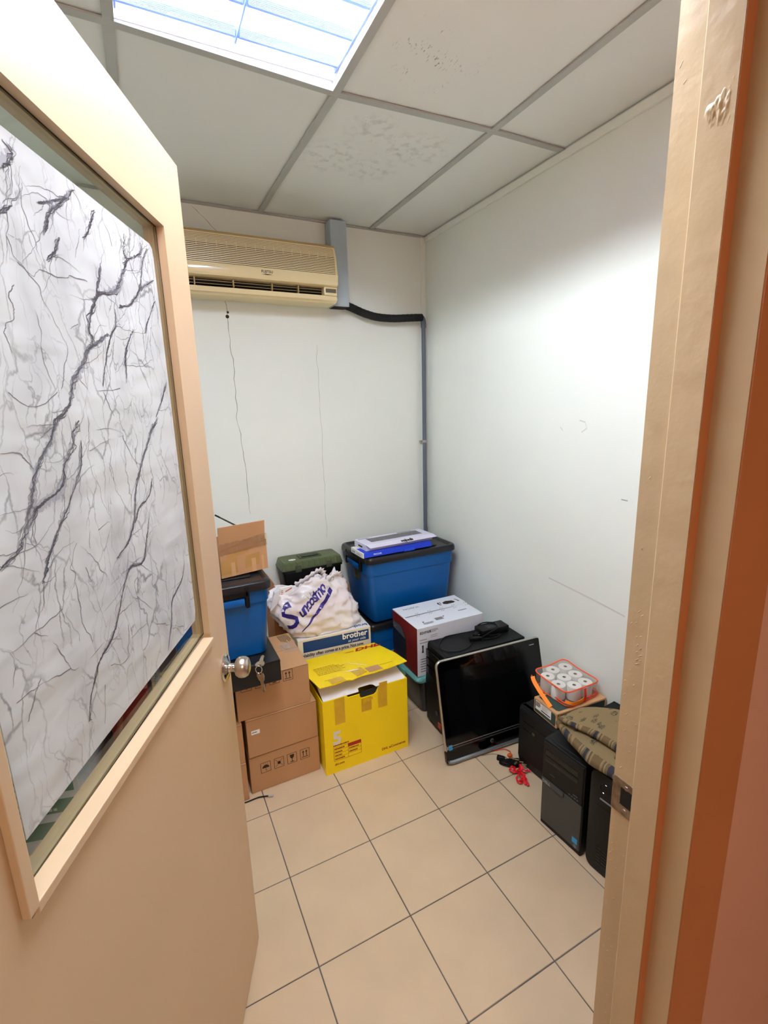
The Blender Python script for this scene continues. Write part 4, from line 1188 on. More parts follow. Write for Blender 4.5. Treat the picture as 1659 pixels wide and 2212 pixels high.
def strip2(a, c, w0, w1, n=24):
    bb = bmesh.new(); prev = None
    for k in range(n+1):
        t_ = k/n; x = a[0]+(c[0]-a[0])*t_; z = a[1]+(c[1]-a[1])*t_; ww = w0+(w1-w0)*t_
        p = (bb.verts.new((x-ww*.5, .4, z+ww*.8)), bb.verts.new((x+ww*.5, .4, z-ww*.8)))
        if prev: bb.faces.new((prev[0], prev[1], p[1], p[0]))
        prev = p
    return bb
b = strip2((.318, .480), (.500, .655), .002, .013)
for (x, z, an) in ((.377, .632, 130), (.390, .640, 110), (.402, .642, 85)):
    c_, s_ = math.cos(R(an)), math.sin(R(an))
    merge(b, strip2((x, z), (x+.022*c_, z+.022*s_), .003, .009, 4))
obj('swoosh', wrap(b), INKBLUE, bg)
pk = thing('packet', 'white packet with red stripes sticking out of the shopping bag', 'packet', (.272, .585, .630), R(8))
obj('packet_body', box(-.028, .040, -.006, .006, 0, .066, .002), WHITEB, pk)
obj('red_stripes', flat([rect(-.024, .004+.009*k, .012, .0045) for k in range(6)]+[[(.0, .04), (.035, .052), (.035, .058), (.0, .046)]], frame((0, -.006, 0), (1, 0, 0), (0, 0, 1))), mat('pale_red', '#c96e66', .6), pk)

# yellow parcel carton: hollow, with raised lid
YX0, YX1, YY0, YY1, YH, th = .2705, .6725, .070, .438, .354, .004
t = thing('parcel_box', 'bright yellow parcel carton with a raised torn lid', 'box', ((YX0+YX1)/2, (YY0+YY1)/2, 0), R(-.9))
wd, d, h = YX1-YX0, YY1-YY0, YH
b = bmesh.new()
# front wall with the finger slot cut out of its top edge
fr = [(-wd/2, 0), (wd/2, 0), (wd/2, h), (.085, h), (.080, h-.004), (.055, h-.006), (.045, h-.026), (.035, h-.032), (-.020, h-.032), (-.030, h-.026), (-.032, h-.010), (-.085, h-.010), (-.09, h), (-wd/2, h)]
merge(b, prism(fr, -d/2, -d/2+th, 'y'))
add_box(b, -wd/2, wd/2, d/2-th, d/2, 0, h); add_box(b, -wd/2, -wd/2+th, -d/2+th, d/2-th, 0, h); add_box(b, wd/2-th, wd/2, -d/2+th, d/2-th, 0, h); add_box(b, -wd/2+th, wd/2-th, -d/2+th, d/2-th, 0, th)
obj('carton', b, YELLOW, t)
# white inner flap rising from the front edge
b = bmesh.new()
Mi = Matrix.Translation((0, -d/2+.006, h-.002)) @ Matrix.Rotation(R(12), 4, 'X')
ip = [(-wd/2+.006, 0), (-.034, 0), (-.030, .018), (-.022, .022), (.030, .022), (.042, .016), (.05, 0), (wd/2-.006, 0), (wd/2-.012, .16), (-wd/2+.012, .16)]
merge(b, prism(ip, 0, .002, 'z'), Mi)
fl = obj('inner_flap', b, mat('white_inner', '#e9e6e6', .6), t)
o = obj('scribble', flat(sum([stroke(ringpts(.10+.026*k, .085+.006*k, .010, 9), .002) for k in range(4)], [])+stroke([(-.02, .07), (.02, .085), (.05, .09)], .002), Mi @ Matrix.Translation((0, 0, .002))), mat('brown_ink', '#6b4a35', .8), fl)
obj('slot_void', box(-.030, .060, -d/2+.0045, -d/2+.006, h-.032, h-.004), DARK, t)
# lid
Ml = Matrix.Translation((0, d/2-.002, h+.001)) @ Matrix.Rotation(R(-9.5), 4, 'X')
lp = [(-wd/2-.006, 0), (wd/2+.004, 0), (wd/2+.026, -.20), (wd/2+.012, -.352), (.115, -.350), (.06, -.356), (-.01, -.352), (-.06, -.366), (-.085, -.352), (-.14, -.364), (-wd/2-.004, -.358), (-wd/2-.012, -.2)]
b = bmesh.new()
vs0 = []; 
def curl(x, y): return .010*max(0, (-y-.2)/.16)**2*(1 if x > .12 else 0)
bot = [b.verts.new(Ml @ Vector((x, y, curl(x, y)))) for x, y in lp]; top_ = [b.verts.new(Ml @ Vector((x, y, curl(x, y)+.004))) for x, y in lp]
b.faces.new(bot[::-1]); b.faces.new(top_)
for i in range(len(lp)):
    j = (i+1) % len(lp); b.faces.new((bot[i], bot[j], top_[j], top_[i]))
bmesh.ops.triangulate(b, faces=b.faces[:])
ld = obj('lid', b, YELLOW, t)
Fl = Ml @ Matrix.Translation((0, 0, .0165))
Fl = Ml @ Matrix.Translation((0, 0, .0045))
obj('cutout', flat([rect(.030, -.345, .066, .060)], Fl, lift=.0006), CARD, ld)
obj('lid_print', flat(lines_of_text(-.17, -.24, .15, .10, 6, random.Random(21), fill=.28)+lines_of_text(.10, -.30, .09, .012, 1, random.Random(2), fill=.3)+lines_of_text(-.165, -.31, .03, .012, 1, random.Random(3), fill=.3), Fl, lift=.0006), mat('ochre_print', '#8a6410', .6), ld)
b = text_bm('DHL', .050, Fl @ Matrix.Translation((.075, -.058, .0006)), shear=.35, bold=.0022, sx=1.35, ext=.0001)
flat([rect(.028, -.052, .045, .003), rect(.022, -.045, .05, .003), rect(.19, -.052, .03, .003), rect(.19, -.045, .03, .003)], Fl, lift=.0006, bm=b)
obj('lettering', b, RED, ld)
obj_each('tape', flat([[(-.03, -.352), (.025, -.33), (.02, -.262), (-.035, -.275)], [(-.15, -.36), (-.085, -.352), (-.09, -.30), (-.15, -.305)]], Fl, lift=.0008), YTAPE, ld)
obj_each('torn_tape', flat([[(-.075, -.262), (.0, -.275), (.01, -.283), (-.03, -.279)], [(-.02, -.16), (-.0185, -.16), (.052, -.26), (.048, -.262)]], Fl, lift=.0012), WHITEB, ld)
# front print
Fy = frame((-wd/2, -d/2, 0), (1, 0, 0), (0, 0, 1))
obj_each('tape', flat([rect(.052, h-.122, .046, .122), rect(.175, h-.10, .048, .065), rect(.255, h-.105, .045, .105)], Fy, lift=.0005), YTAPE, t)
b = bmesh.new(); rnd = random.Random(12); prev = None
for k in range(9):
    a = b.verts.new((.0+.006*k-.02, -d/2-.002-.004*rnd.random(), h-.034-.004*rnd.random())); c = b.verts.new((.006*k-.02, -d/2-.003-.003*rnd.random(), h-.064+.002*k)); 
    if prev: b.faces.new((prev[0], a, c, prev[1]))
    prev = (a, c)
obj('hanging_tape', b, YTAPE, t)
obj_each('tape', flat([rect(.262, h-.003, .04, .02)], Fy, lift=.001), YTAPE, t)
text('size_number', '5', .085, (-wd/2+.036, -d/2-.0004, .140), (1, 0, 0), (0, 0, 1), mat('pale_grey_print', '#e3ded0', .5), t, bold=.003)
RT = mat('red_text', '#8a2a12', .6)
b = bmesh.new()
x0, z0 = .038, .058
flat(stroke([(x0, z0), (x0+.128, z0), (x0+.128, z0+.066), (x0, z0+.066), (x0, z0)], .0012), Fy, lift=.0005, bm=b)
for k in range(1, 4): flat([rect(x0, z0+.0165*k, .128, .001)], Fy, lift=.0005, bm=b)
flat([rect(x0+.066, z0, .001, .066)], Fy, lift=.0005, bm=b)
for k in range(4):
    flat(lines_of_text(x0+.004, z0+.0165*k+.003, .056, .011, 1, random.Random(30+k)), Fy, lift=.0005, bm=b)
    if k in (1, 2): flat(lines_of_text(x0+.070, z0+.0165*k+.003, .054, .011, 1, random.Random(40+k)), Fy, lift=.0005, bm=b)
flat(lines_of_text(x0, z0+.070, .09, .010, 1, random.Random(50)), Fy, lift=.0005, bm=b)
obj('size_table', b, RT, t)
obj('table_header', flat([rect(x0+.067, z0+.0505, .061, .0155)], Fy, lift=.0006), RED, t)
text('lettering', 'dhl.com', .014, (-wd/2+.040, -d/2-.0004, .036), (1, 0, 0), (0, 0, 1), RT, t, bold=.0003)
text('lettering', 'DHL eCommerce', .0165, (wd/2-.016, -d/2-.0004, .028), (1, 0, 0), (0, 0, 1), RT, t, bold=.0003, align='RIGHT')

# flat keyboard cartons on the right tub
KB = Vector((.935, .66, .7755))
t = thing('keyboard_box', 'flat blue and white keyboard carton, lower of two on the blue tub', 'box', (.906, .647, .7755), R(1.5))
b = box(-.215, .215, -.075, .075, 0, .028, .0015)
obj('carton', b, WHITE, t)
b = prism([(-.0752, .0), (-.083, .004), (-.0752, .0285), (.02, .0288), (.02, .0284), (-.0748, .028)], -.208, .214, 'x')
obj('blue_sleeve', b, BRIGHTBLUE, t)
obj('front_tab', box(.03, .10, -.084, -.082, -.0, .012, .002), mat('blue_tab', '#2a55d8', .35), t)
text('lettering', 'PROLINK', .012, (-.155, -.0835, .012), (1, 0, 0), (0, .25, .97), LILACW, t, bold=.0003)
obj('end_print', flat(lines_of_text(-.06, .006, .05, .012, 2, random.Random(9))+lines_of_text(.0, .006, .05, .012, 3, random.Random(10), .3), frame((-.2153, 0, 0), (0, -1, 0), (0, 0, 1))), PRINT, t)
t = thing('keyboard_box', 'flat white keyboard carton with angled flap, upper of two on the blue tub', 'box', (.935, .672, .8043), R(2.5))
obj('carton', box(-.215, .215, -.070, .070, 0, .034, .0015), LILACW, t)
b = prism([(-.215, -.072), (.215, -.072), (.232, -.098), (-.198, -.098)], 0, .0015, 'z')
Mf = Matrix.Translation((0, -.070, .035)) @ Matrix.Rotation(R(38), 4, 'X') @ Matrix.Translation((0, .070, 0))
for v in b.verts: v.co = Mf @ Vector((v.co.x, v.co.y-.0, v.co.z))
obj('front_flap', b, LILACW, t)
text('lettering', 'walpedia', .022, (.035, -.089, .0235), (1, 0, 0), (0, .79, .61), PRINT, t, bold=.0012, align='CENTER')
obj_each('top_picture', flat([rect(-.16, -.035, .33, .075)], frame((0, 0, .034), (1, 0, 0), (0, 1, 0)), lift=.0004), mat('keyboard_picture', '#6d6a70', .5, var=.3, vscale=60), t)
obj('top_print', flat(lines_of_text(.05, .042, .14, .02, 3, random.Random(13))+lines_of_text(-.2, .045, .1, .015, 2, random.Random(14)), frame((0, 0, .034), (1, 0, 0), (0, 1, 0)), lift=.0004), PRINT, t)
obj('end_print', flat([rect(-.02, .010, .05, .010)], frame((-.2153, 0, 0), (0, -1, 0), (0, 0, 1))), PRINT, t)
obj('thumb_notch', box(.015, .062, -.0712, -.0698, .010, .024), mat('notch_brown', '#4a3222', .8), t)

# speaker carton on a lidded storage box
t = thing('storage_bin', 'smoky grey plastic bin with a sea-green lid on the floor', 'storage bin', (1.02, .368, 0))
def rr2(x0, x1, y0, y1, z, r=.03): return rrect(x0-1.02, x1-1.02, y0-.368, y1-.368, r, z, 4)
obj('body', loft([rr2(.862, 1.19, .252, .495, 0), rr2(.858, 1.195, .246, .498, .006), rr2(.838, 1.215, .220, .512, .205)]), SMOKE, t, smooth=True)
obj('lid', loft([rr2(.822, 1.225, .206, .528, .206), rr2(.803, 1.238, .196, .535, .207), rr2(.798, 1.242, .194, .537, .218), rr2(.805, 1.238, .198, .533, .230), rr2(.82, 1.225, .210, .52, .238)]), TEAL, t, smooth=True)
obj('clip', box(-.2275, -.215, -.05, .06, .195, .226, .004), TEAL, t, smooth=True)
t = thing('speaker_box', 'white loudspeaker carton with a dark red end, standing on the green lid', 'box', (1.008, .340, .2385), R(-1))
wd, d, h = .392, .268, .258
obj('carton', carton_body(wd, d, h, .0015), mat('cool_white_card', '#e4e8ee', .45), t)
Fl_ = frame((-wd/2, d/2, 0), (0, -1, 0), (0, 0, 1))
obj('red_end', flat([rect(.001, .001, d-.002, h-.002)], Fl_), MAROON, t)
obj_each('end_picture', flat([[(.002, .04), (.15, .01), (.15, .155), (.10, .205), (.002, .205)]], Fl_, lift=.0005), mat('picture_black', '#16161a', .3), t)
obj_each('end_picture', flat([[(.005, .165), (.145, .150), (.10, .203), (.005, .203)]], Fl_, lift=.0008), mat('picture_grey', '#4d525a', .3), t)
obj_each('end_picture', flat(stroke([(.012, .19), (.03, .175), (.045, .19)], .004)+stroke([(.02, .17), (.04, .185)], .003), Fl_, lift=.001), GREYTXT, t)
Ft = frame((0, 0, h), (1, 0, 0), (0, 1, 0))
b = box(-wd/2, wd/2, .010, d/2, h+.0004, h+.0034)
obj('top_flap', b, mat('cool_white_card', '#e4e8ee', .45), t)
obj('flap_seam', flat([[(-wd/2+.01, .004), (.11, .007), (.11, .009), (-wd/2+.01, .009)]], Ft, lift=.0005), DARK, t)
pr = bmesh.new()
flat([[(.075, .055), (.080, .075), (.105, .085), (.140, .075), (.150, .055), (.135, .045), (.09, .045)]], Ft, lift=.0038, bm=pr)
flat([[(.045, .070), (.052, .085), (.058, .085), (.054, .060), (.060, .048), (.052, .046)], [(.062, .085), (.068, .085), (.066, .06), (.062, .06)], [(.158, .085), (.170, .083), (.176, .05), (.168, .05), (.166, .075)]], Ft, lift=.0038, bm=pr)
obj_each('top_picture', pr, PRINT, t)
b = bmesh.new()
for k in range(5):
    x = -.13+.075*k
    for q in (0, .012):
        flat(stroke([(x+q, -.012), (x+q+.012, -.001)], .0016), Ft, lift=.0005, bm=b); flat(stroke([(x+q+.004, .012), (x+q+.016, .023)], .0016), Ft, lift=.0038, bm=b)
for k in range(16): flat([rect(-.06+.0028*k, -.095, .0014 if k % 3 else .002, .028)], Ft, lift=.0005, bm=b)
flat(lines_of_text(-.14, -.11, .06, .02, 2, random.Random(15))+lines_of_text(.10, -.055, .07, .012, 1, random.Random(16)), Ft, lift=.0005, bm=b)
flat([circle(-.005, -.068, .005, 8)], Ft, lift=.0005, bm=b)
flat([rect(-.135, -.085, .008, .01)], Ft, lift=.0005, bm=b)
obj('top_print', b, PRINT, t)
text('lettering', 'VUSION', .026, (-.06, .100, h+.0036), (-1, 0, 0), (0, -1, 0), GREYTXT, t)
Fr = frame((-wd/2, -d/2, 0), (1, 0, 0), (0, 0, 1))
text('lettering', 'EDIFIER', .0175, (-wd/2+.014, -d/2-.0003, h-.033), (1, 0, 0), (0, 0, 1), mat('text_dark', '#23262b', .6), t, bold=.0005, space=1.1)
b = flat(lines_of_text(.070, h-.034, .055, .017, 3, random.Random(17))+lines_of_text(.014, h-.070, .06, .018, 1, random.Random(18), .25)+lines_of_text(.014, h-.084, .08, .010, 1, random.Random(19))+lines_of_text(.075, h-.062, .05, .018, 2, random.Random(29), .3), Fr)
obj('front_print', b, GREYTXT, t)
b = flat([[(.024, .125), (.036, .125), (.034, .142), (.035, .165), (.025, .165), (.027, .142)]]+lines_of_text(.018, .02, .06, .08, 6, random.Random(20), .3), Fr)
obj('front_picture', b, PRINT, t)

# ------------------------------------------------------------------ computers along the right wall
# local frame of a tower: x = depth (front at 0, running towards the wall), y = width, z = up
def vents(x, y0, y1, z0, z1, rows, bm=None):
    bm = bm or bmesh.new()
    for k in range(rows):
        z = z0+(z1-z0)*(k+.5)/rows
        add_box(bm, x-.0008, x+.002, y0, y1, z-.0012, z+.0012)
    return bm
# tower behind the flat screen computer
t = thing('computer_tower', 'black computer tower with a power brick on top, behind the leaning screen', 'computer', (.838, .105, 0), R(-3))
w2, D, H = .088, .462, .430
obj('case', box(.035, D, -w2, w2, .012, H, .003), BLACKM, t)
obj('front_bezel', loft([[Vector((x, y, z)) for y, z in ((-w2, .012), (w2, .012), (w2, H*.55), (w2, H), (-w2, H), (-w2, H*.55))] for x in (.035, .020)]+[[Vector((x, y*.94, z)) for x, y, z in ((.006, -w2, .02), (.006, w2, .02), (.0, w2, H*.55), (.012, w2, H-.010), (.012, -w2, H-.010), (.0, -w2, H*.55))]]), BLACKP, t)
b = bmesh.new()
for z in (.385, .343, .30): add_box(b, -.003, .006, -w2*.84, w2*.84, z-.019, z+.019, .002)
obj_each('drive_bay', b, BLACKG, t)
obj('badge', lathe([(.0001, .002), (.011, .002), (.012, 0), (.0001, 0)], 24, Matrix.Translation((.001, -.02, .105)) @ Matrix.Rotation(R(-90), 4, 'Y')), mat('dull_badge', '#3c3f44', .3, .5), t, smooth=True)
obj('sticker', box(-.0006, .004, -.062, -.035, .040, .066), mat('orange_red_sticker', '#b5402a', .4), t)
b = bmesh.new()
for x in (.06, D-.06):
    for y in (-.06, .06): add_box(b, x-.015, x+.015, y-.012, y+.012, 0, .0125, .002)
obj_each('foot', b, BLACKP, t)
b = bmesh.new(); add_box(b, .030, .036, -w2-.0006, w2+.0006, .02, H+.0004); 
obj('bezel_gap', b, mat('black_line', '#060606', .6), t)
obj('top_edge', box(.05, .16, -w2-.001, -w2+.004, H-.016, H-.010, .001), BLACKG, t)
# power adapter and its leads
ad = thing('power_adapter', 'black power brick with a tangled lead on top of the tower', 'power adapter', (1.185, .118, .4305), R(-4))
obj('brick', box(-.075, .085, -.036, .036, 0, .034, .005), BLACKP, ad, smooth=True)
obj('brick_label', flat([rect(-.03, -.02, .07, .04)], frame((0, 0, .0341), (1, 0, 0), (0, 1, 0))), DARKGREY, ad)
A0 = Vector((1.185, .118, .4305)); zc = .003
def ap(*p): return [Matrix.Rotation(R(4), 4, 'Z') @ (Vector(q)-A0) for q in p]
obj('lead', tube(ap((1.10, .115, .445), (1.07, .128, .455), (1.01, .170, .4375), (.95, .178, .4345), (.905, .150, .434), (.872, .110, .434), (.875, .060, .434), (.93, .030, .434), (.99, .040, .434), (1.04, .075, .434), (1.07, .105, .440), (1.10, .095, .447)), .0027, 8, 8), BLACKP, ad, smooth=True)
obj('lead', tube(ap((1.10, .115, .447), (1.13, .155, .462), (1.18, .150, .470), (1.21, .115, .469), (1.19, .075, .469), (1.14, .070, .458), (1.09, .080, .440), (1.08, .11, .438), (1.11, .14, .450), (1.16, .16, .466), (1.22, .13, .469)), .003, 8, 8), BLACKP, ad, smooth=True)
obj('lead', tube(ap((1.12, .10, .44), (1.15, .06, .446), (1.20, .06, .44), (1.16, .05, .436), (1.10, .065, .4345)), .003, 8, 8), BLACKP, ad, smooth=True)
Mp = Matrix.Rotation(R(4), 4, 'Z') @ Matrix.Translation(Vector((1.093, .112, .441))-A0) @ Matrix.Rotation(R(25), 4, 'Z')
b = bmesh.new(); add_box(b, -.026, .018, -.011, .011, -.009, .012, .004, M=Mp); add_box(b, .018, .034, -.006, .006, -.004, .008, .002, M=Mp)
obj('plug', b, BLACKP, ad, smooth=True)
Mp = Matrix.Rotation(R(4), 4, 'Z') @ Matrix.Translation(Vector((1.062, .085, .438))-A0) @ Matrix.Rotation(R(-20), 4, 'Z')
b = bmesh.new(); add_box(b, -.03, .03, -.013, .013, -.0065, .010, .004, M=Mp)
obj('plug', b, BLACKP, ad, smooth=True)

# flat all-in-one computer leaning against that tower (local: x across, y up the screen, z out of the glass)
E0 = Vector((.757, -.128, .0))
xd = Vector((math.cos(R(-4)), math.sin(R(-4)), -.0)).normalized()
lean = R(13)
bk = Vector((-math.sin(R(-4)), math.cos(R(-4)), 0))
yd = (Vector((0, 0, 1))*math.cos(lean)+bk*math.sin(lean)).normalized()
Ma = frame(E0, xd, yd)
aio = bpy.data.objects.new('all_in_one_computer', None); COL.objects.link(aio); aio.matrix_world = Ma
tag(aio, 'black flat all-in-one computer with a silver rim leaning against the tower', 'computer')
AW, AH = .578, .462
def rp(x0, x1, y0, y1, r, z): return rrect(x0, x1, y0, y1, r, z, 5)
y0g = .078
obj('rear_shell', loft([rp(.06, AW-.06, y0g+.05, AH-.05, .03, -.044), rp(.02, AW-.02, y0g, AH-.02, .03, -.030), rp(.002, AW-.002, .05, AH-.002, .028, -.018), rp(.0015, AW-.0015, .05, AH-.0015, .027, -.0125)]), DARKGREY, aio, smooth=True)
obj('silver_rim', loft([rp(0, AW, .045, AH, .028, -.012), rp(0, AW, .045, AH, .028, -.002), rp(.0025, AW-.0025, .0475, AH-.0025, .026, .0002), rp(.0045, AW-.0045, .0495, AH-.0045, .024, .0)]), mat('rim_silver', '#c2bdb3', .32, .75), aio, smooth=True)
obj('front_glass', loft([rp(.0055, AW-.0055, y0g-.006, AH-.0055, .023, -.001), rp(.0055, AW-.0055, y0g-.006, AH-.0055, .023, .0012), rp(.007, AW-.007, y0g-.0045, AH-.007, .022, .0016)]), BLACKG, aio)
obj('display', box(.034, AW-.034, y0g+.020, AH-.052, .00165, .0019), mat('display_black', '#07080a', .10), aio)
obj('silver_line', box(.010, AW-.006, y0g+.001, y0g+.0045, .0010, .0026, .0006), SILVER, aio)
obj('lower_panel', loft([rp(.006, AW-.006, .020, y0g-.008, .012, -.012), rp(.006, AW-.006, .020, y0g-.008, .012, .0005), rp(.008, AW-.008, .022, y0g-.010, .011, .0015)]), BLACKG, aio)
obj('lower_line', box(.008, AW-.008, y0g-.0105, y0g-.0085, .0008, .0022), mat('line_grey', '#5c6066', .3, .6), aio)
lg = obj('emblem', lathe([(.0001, .0008), (.0085, .0008), (.0095, 0), (.0001, 0)], 28, Matrix.Translation((AW*.415, .047, .0016))), mat('emblem_grey', '#6f777c', .3, .6), aio, smooth=True)
text('lettering', 'hp', .013, (AW*.415, .0435, .0026), (1, 0, 0), (0, 1, 0), BLACKG, aio, align='CENTER', shear=.3)
obj('energy_sticker', box(.016, .034, y0g-.0145+.001, y0g+.009, .0020, .0024), BLUEST, aio)
obj('model_badge', flat(lines_of_text(AW-.075, AH-.034, .035, .007, 1, random.Random(44)), frame((0, 0, .0017), (1, 0, 0), (0, 1, 0))), SILVER, aio)
obj('webcam', lathe([(.0001, .0006), (.003, .0006), (.0034, 0), (.0001, 0)], 14, Matrix.Translation((AW*.5, AH-.027, .0016))), mat('lens', '#1c1f26', .1), aio)
# curved clear-silver foot along the bottom
ft = bmesh.new()
prof = [(-.012, .020), (.004, .020), (.010, .014), (.010, .006), (.004, .0025), (-.012, .003)]
rings = []
for x, dy, sc in ((.002, .018, .55), (.006, .010, .8), (.016, .002, 1), (.03, 0, 1), (AW-.03, 0, 1), (AW-.016, .002, 1), (AW-.006, .010, .8), (AW-.002, .018, .55)):
    rings.append([Vector((x, dy+q*sc, p)) for p, q in prof])
obj('foot_strip', loft(rings), mat('foot_chrome', '#9aa2aa', .18, .85), aio, smooth=True)
obj('foot_corner', loft([rp(-.002, .012, .012, .062, .005, -.012), rp(-.002, .012, .012, .062, .005, .004)]), BLACKG, aio, smooth=True)

# small black tower carrying the printed carton
t = thing('computer_tower', 'low black desktop tower carrying the small green and brown carton', 'computer', (1.045, -.362, 0), R(2))
w2, D, H = .106, .268, .288
obj('case', box(.012, D, -w2, w2, .004, H, .004), BLACKM, t)
obj('front_bezel', loft([[Vector((x, y*s, z)) for y, z in ((-w2, z0), (w2, z0), (w2, H-q), (-w2, H-q))] for x, s, z0, q in ((.030, 1.0, .004, 0), (.012, 1.003, .004, .000), (.0, .985, .05, .014))]), BLACKP, t)
b = bmesh.new(); add_box(b, -.0015, .004, -w2*.8, w2*.75, .225, .2262); add_box(b, -.0015, .004, -w2*.8, w2*.75, .190, .1912)
obj_each('drive_slot', b, BLACKG, t)
obj('button', lathe([(.0001, .003), (.006, .003), (.007, 0), (.0001, 0)], 16, Matrix.Translation((.001, -.045, .20)) @ Matrix.Rotation(R(-90), 4, 'Y')), mat('button_grey', '#5b5d63', .4), t, smooth=True)
obj('emblem', lathe([(.0001, .002), (.007, .002), (.008, 0), (.0001, 0)], 16, Matrix.Translation((.001, .022, .195)) @ Matrix.Rotation(R(-90), 4, 'Y')), mat('emblem_bronze', '#5d4a33', .4, .5), t, smooth=True)
b = bmesh.new()
for k in range(3): add_box(b, .001, .0045, .05-.06*k, .072-.06*k, .2535, .255)
obj_each('indicator', b, mat('indicator_grey', '#7b7c80', .4), t)
b = bmesh.new()
for x in (.05, D-.04):
    for y in (-.07, .07): add_box(b, x-.012, x+.012, y-.012, y+.012, 0, .0045)
obj_each('foot', b, BLACKP, t)

# printed carton
t = thing('cardboard_box', 'small brown and dark green carton with a white label, on the low black tower', 'box', (1.1905, -.3905, .2885), R(-3.5))
wd, d, h = .262, .134, .066
obj('carton', box(-wd/2, wd/2, -d/2, d/2, 0, h, .003), CARDL, t)
Fe = frame((-wd/2, d/2, 0), (0, -1, 0), (0, 0, 1))
obj('green_panel', flat([[(.006, .006), (d-.012, .006), (d-.008, .012), (d-.008, h-.012), (d-.014, h-.008), (.006, h-.008)]], Fe, lift=.0004), GREENC, t)
lb = obj('white_label', flat([rect(.012, .020, .090, .038)], Fe, lift=.0008), WHITEB, t)
b = flat(lines_of_text(.014, .034, .032, .022, 3, random.Random(61), .7), Fe, lift=.0012)
flat(lines_of_text(.050, .036, .044, .020, 4, random.Random(62), .2), Fe, lift=.0012, bm=b); flat([rect(.045, .026, .052, .005)], Fe, lift=.0012, bm=b)
obj('label_print', b, PRINT, lb)
Fs = frame((-wd/2, -d/2, 0), (1, 0, 0), (0, 0, 1))
obj('green_panel', flat([[(.012, .008), (wd-.01, .008), (wd-.01, h-.008), (.018, h-.008), (.012, h-.014)]], Fs, lift=.0004), GREENC, t)
Ft = frame((-wd/2, -d/2, h), (1, 0, 0), (0, 1, 0))
obj('green_panel', flat([[(.014, .02), (.020, .012), (.12, .012), (.12, d-.014), (.014, d-.014)]], Ft, lift=.0004), GREENC, t)
obj('corner_fold', box(-wd/2+.006, -wd/2+.0075, -d/2-.0008, -d/2+.001, .002, h-.002), SEAMC, t)

# clear vinyl case with paper rolls
ROLLS = [(1.272, -.284), (1.206, -.276), (1.262, -.347), (1.150, -.302), (1.203, -.342), (1.252, -.408), (1.143, -.368), (1.193, -.404)]
CT = .3555
for k, (x, y) in enumerate(ROLLS):
    lab = ['far right corner roll by the wall', 'roll in the middle of the rear side', 'roll in the middle of the wall side', 'roll at the left end of the rear side', 'roll in the centre', 'roll at the near right corner', 'near left corner roll beside the strap', 'roll in the middle of the near side'][k]
    t = thing('paper_roll', 'white paper roll in the clear case: '+lab, 'paper roll', (x, y, CT+.004), group='paper rolls in the clear orange-edged case')
    obj('paper', lathe([(.0068, 0), (.0282, 0), (.0285, .001), (.0285, .0565), (.0282, .0575), (.0074, .0575)], 28, caps=False), PAPER, t, smooth=True)
    obj('core', lathe([(.0001, .003), (.0072, .003), (.0074, .0577), (.0062, .0577), (.0058, .047), (.0001, .047)], 20), CORE, t, smooth=True)
cs = thing('vinyl_case', 'clear vinyl zip case with orange edging holding paper rolls', 'case', (1.207, -.345, CT))
C0 = Vector((1.207, -.345, CT))
base = [(1.116, -.262), (1.30, -.248), (1.306, -.438), (1.122, -.446)]
topc = [(1.118, -.250), (1.213, -.247), (1.30, -.250), (1.308, -.340), (1.302, -.442), (1.205, -.448), (1.112, -.438), (1.108, -.340)]
def rounded(pts, z, n=8, zf=None):
    P = []
    m = len(pts)
    for i in range(m):
        a, b_, c = Vector(pts[i-1]), Vector(pts[i]), Vector(pts[(i+1) % m])
        p0 = b_+(a-b_).normalized()*.03; p1 = b_+(c-b_).normalized()*.03
        if abs((a-b_).normalized().dot((c-b_).normalized())+1) < .1: P.append(Vector((b_.x, b_.y, z))); continue
        for k in range(n+1):
            t_ = k/n; q = p0*(1-t_)**2+b_*2*t_*(1-t_)+p1*t_*t_; P.append(Vector((q.x, q.y, z)))
    out = [P[0]]
    for p in P[1:]:
        if (p-out[-1]).length > 1e-4: out.append(p)
    return out
def resamp(P, n):
    P = P+[P[0]]; L = [0]
    for a, b_ in zip(P, P[1:]): L.append(L[-1]+(b_-a).length)
    out = []; j = 0
    for k in range(n):
        s = L[-1]*k/n
        while L[j+1] < s: j += 1
        f = (s-L[j])/(L[j+1]-L[j]); out.append(P[j].lerp(P[j+1], f))
    return out
nn = 72
bot = [p-C0 for p in resamp(rounded(base, CT+.004), nn)]
def tz(p): return CT+.066+.010*math.exp(-((p.x-1.30)**2+(p.y+.25)**2)/.003)+.006*math.exp(-((p.x-1.12)**2+(p.y+.25)**2)/.003)
tp_ = resamp(rounded([topc[0], topc[2], topc[4], topc[6]], 0), nn)
for p in tp_: p.z = tz(p)
tp_ = [p-C0 for p in tp_]
mid = [bot[i].lerp(tp_[i], .5)+(Vector((bot[i].x, bot[i].y, 0)).normalized()*.003*noise.noise(bot[i]*40)) for i in range(nn)]
obj('vinyl_wall', loft([bot, mid, tp_], cap0=False, cap1=False), VINYL, cs, smooth='all')
b = bmesh.new(); ctr = b.verts.new((0, 0, .068)); vs = [b.verts.new(p) for p in tp_]
for i in range(nn): b.faces.new((ctr, vs[i], vs[(i+1) % nn]))
obj('vinyl_top', b, VINYL, cs, smooth='all')
obj('top_piping', tube(tp_+[tp_[0]], .0026, 8, 0), ORANGER, cs, smooth=True)
obj('bottom_piping', tube([p+Vector((0, 0, -.0012)) for p in bot]+[bot[0]+Vector((0, 0, -.0012))], .0026, 8, 0), ORANGER, cs, smooth=True)
b = bmesh.new(); vs = [b.verts.new(p*1) for p in [Vector((q.x, q.y, .0015)) for q in bot]]; b.faces.new(vs)
obj('case_base', b, VINYL, cs)
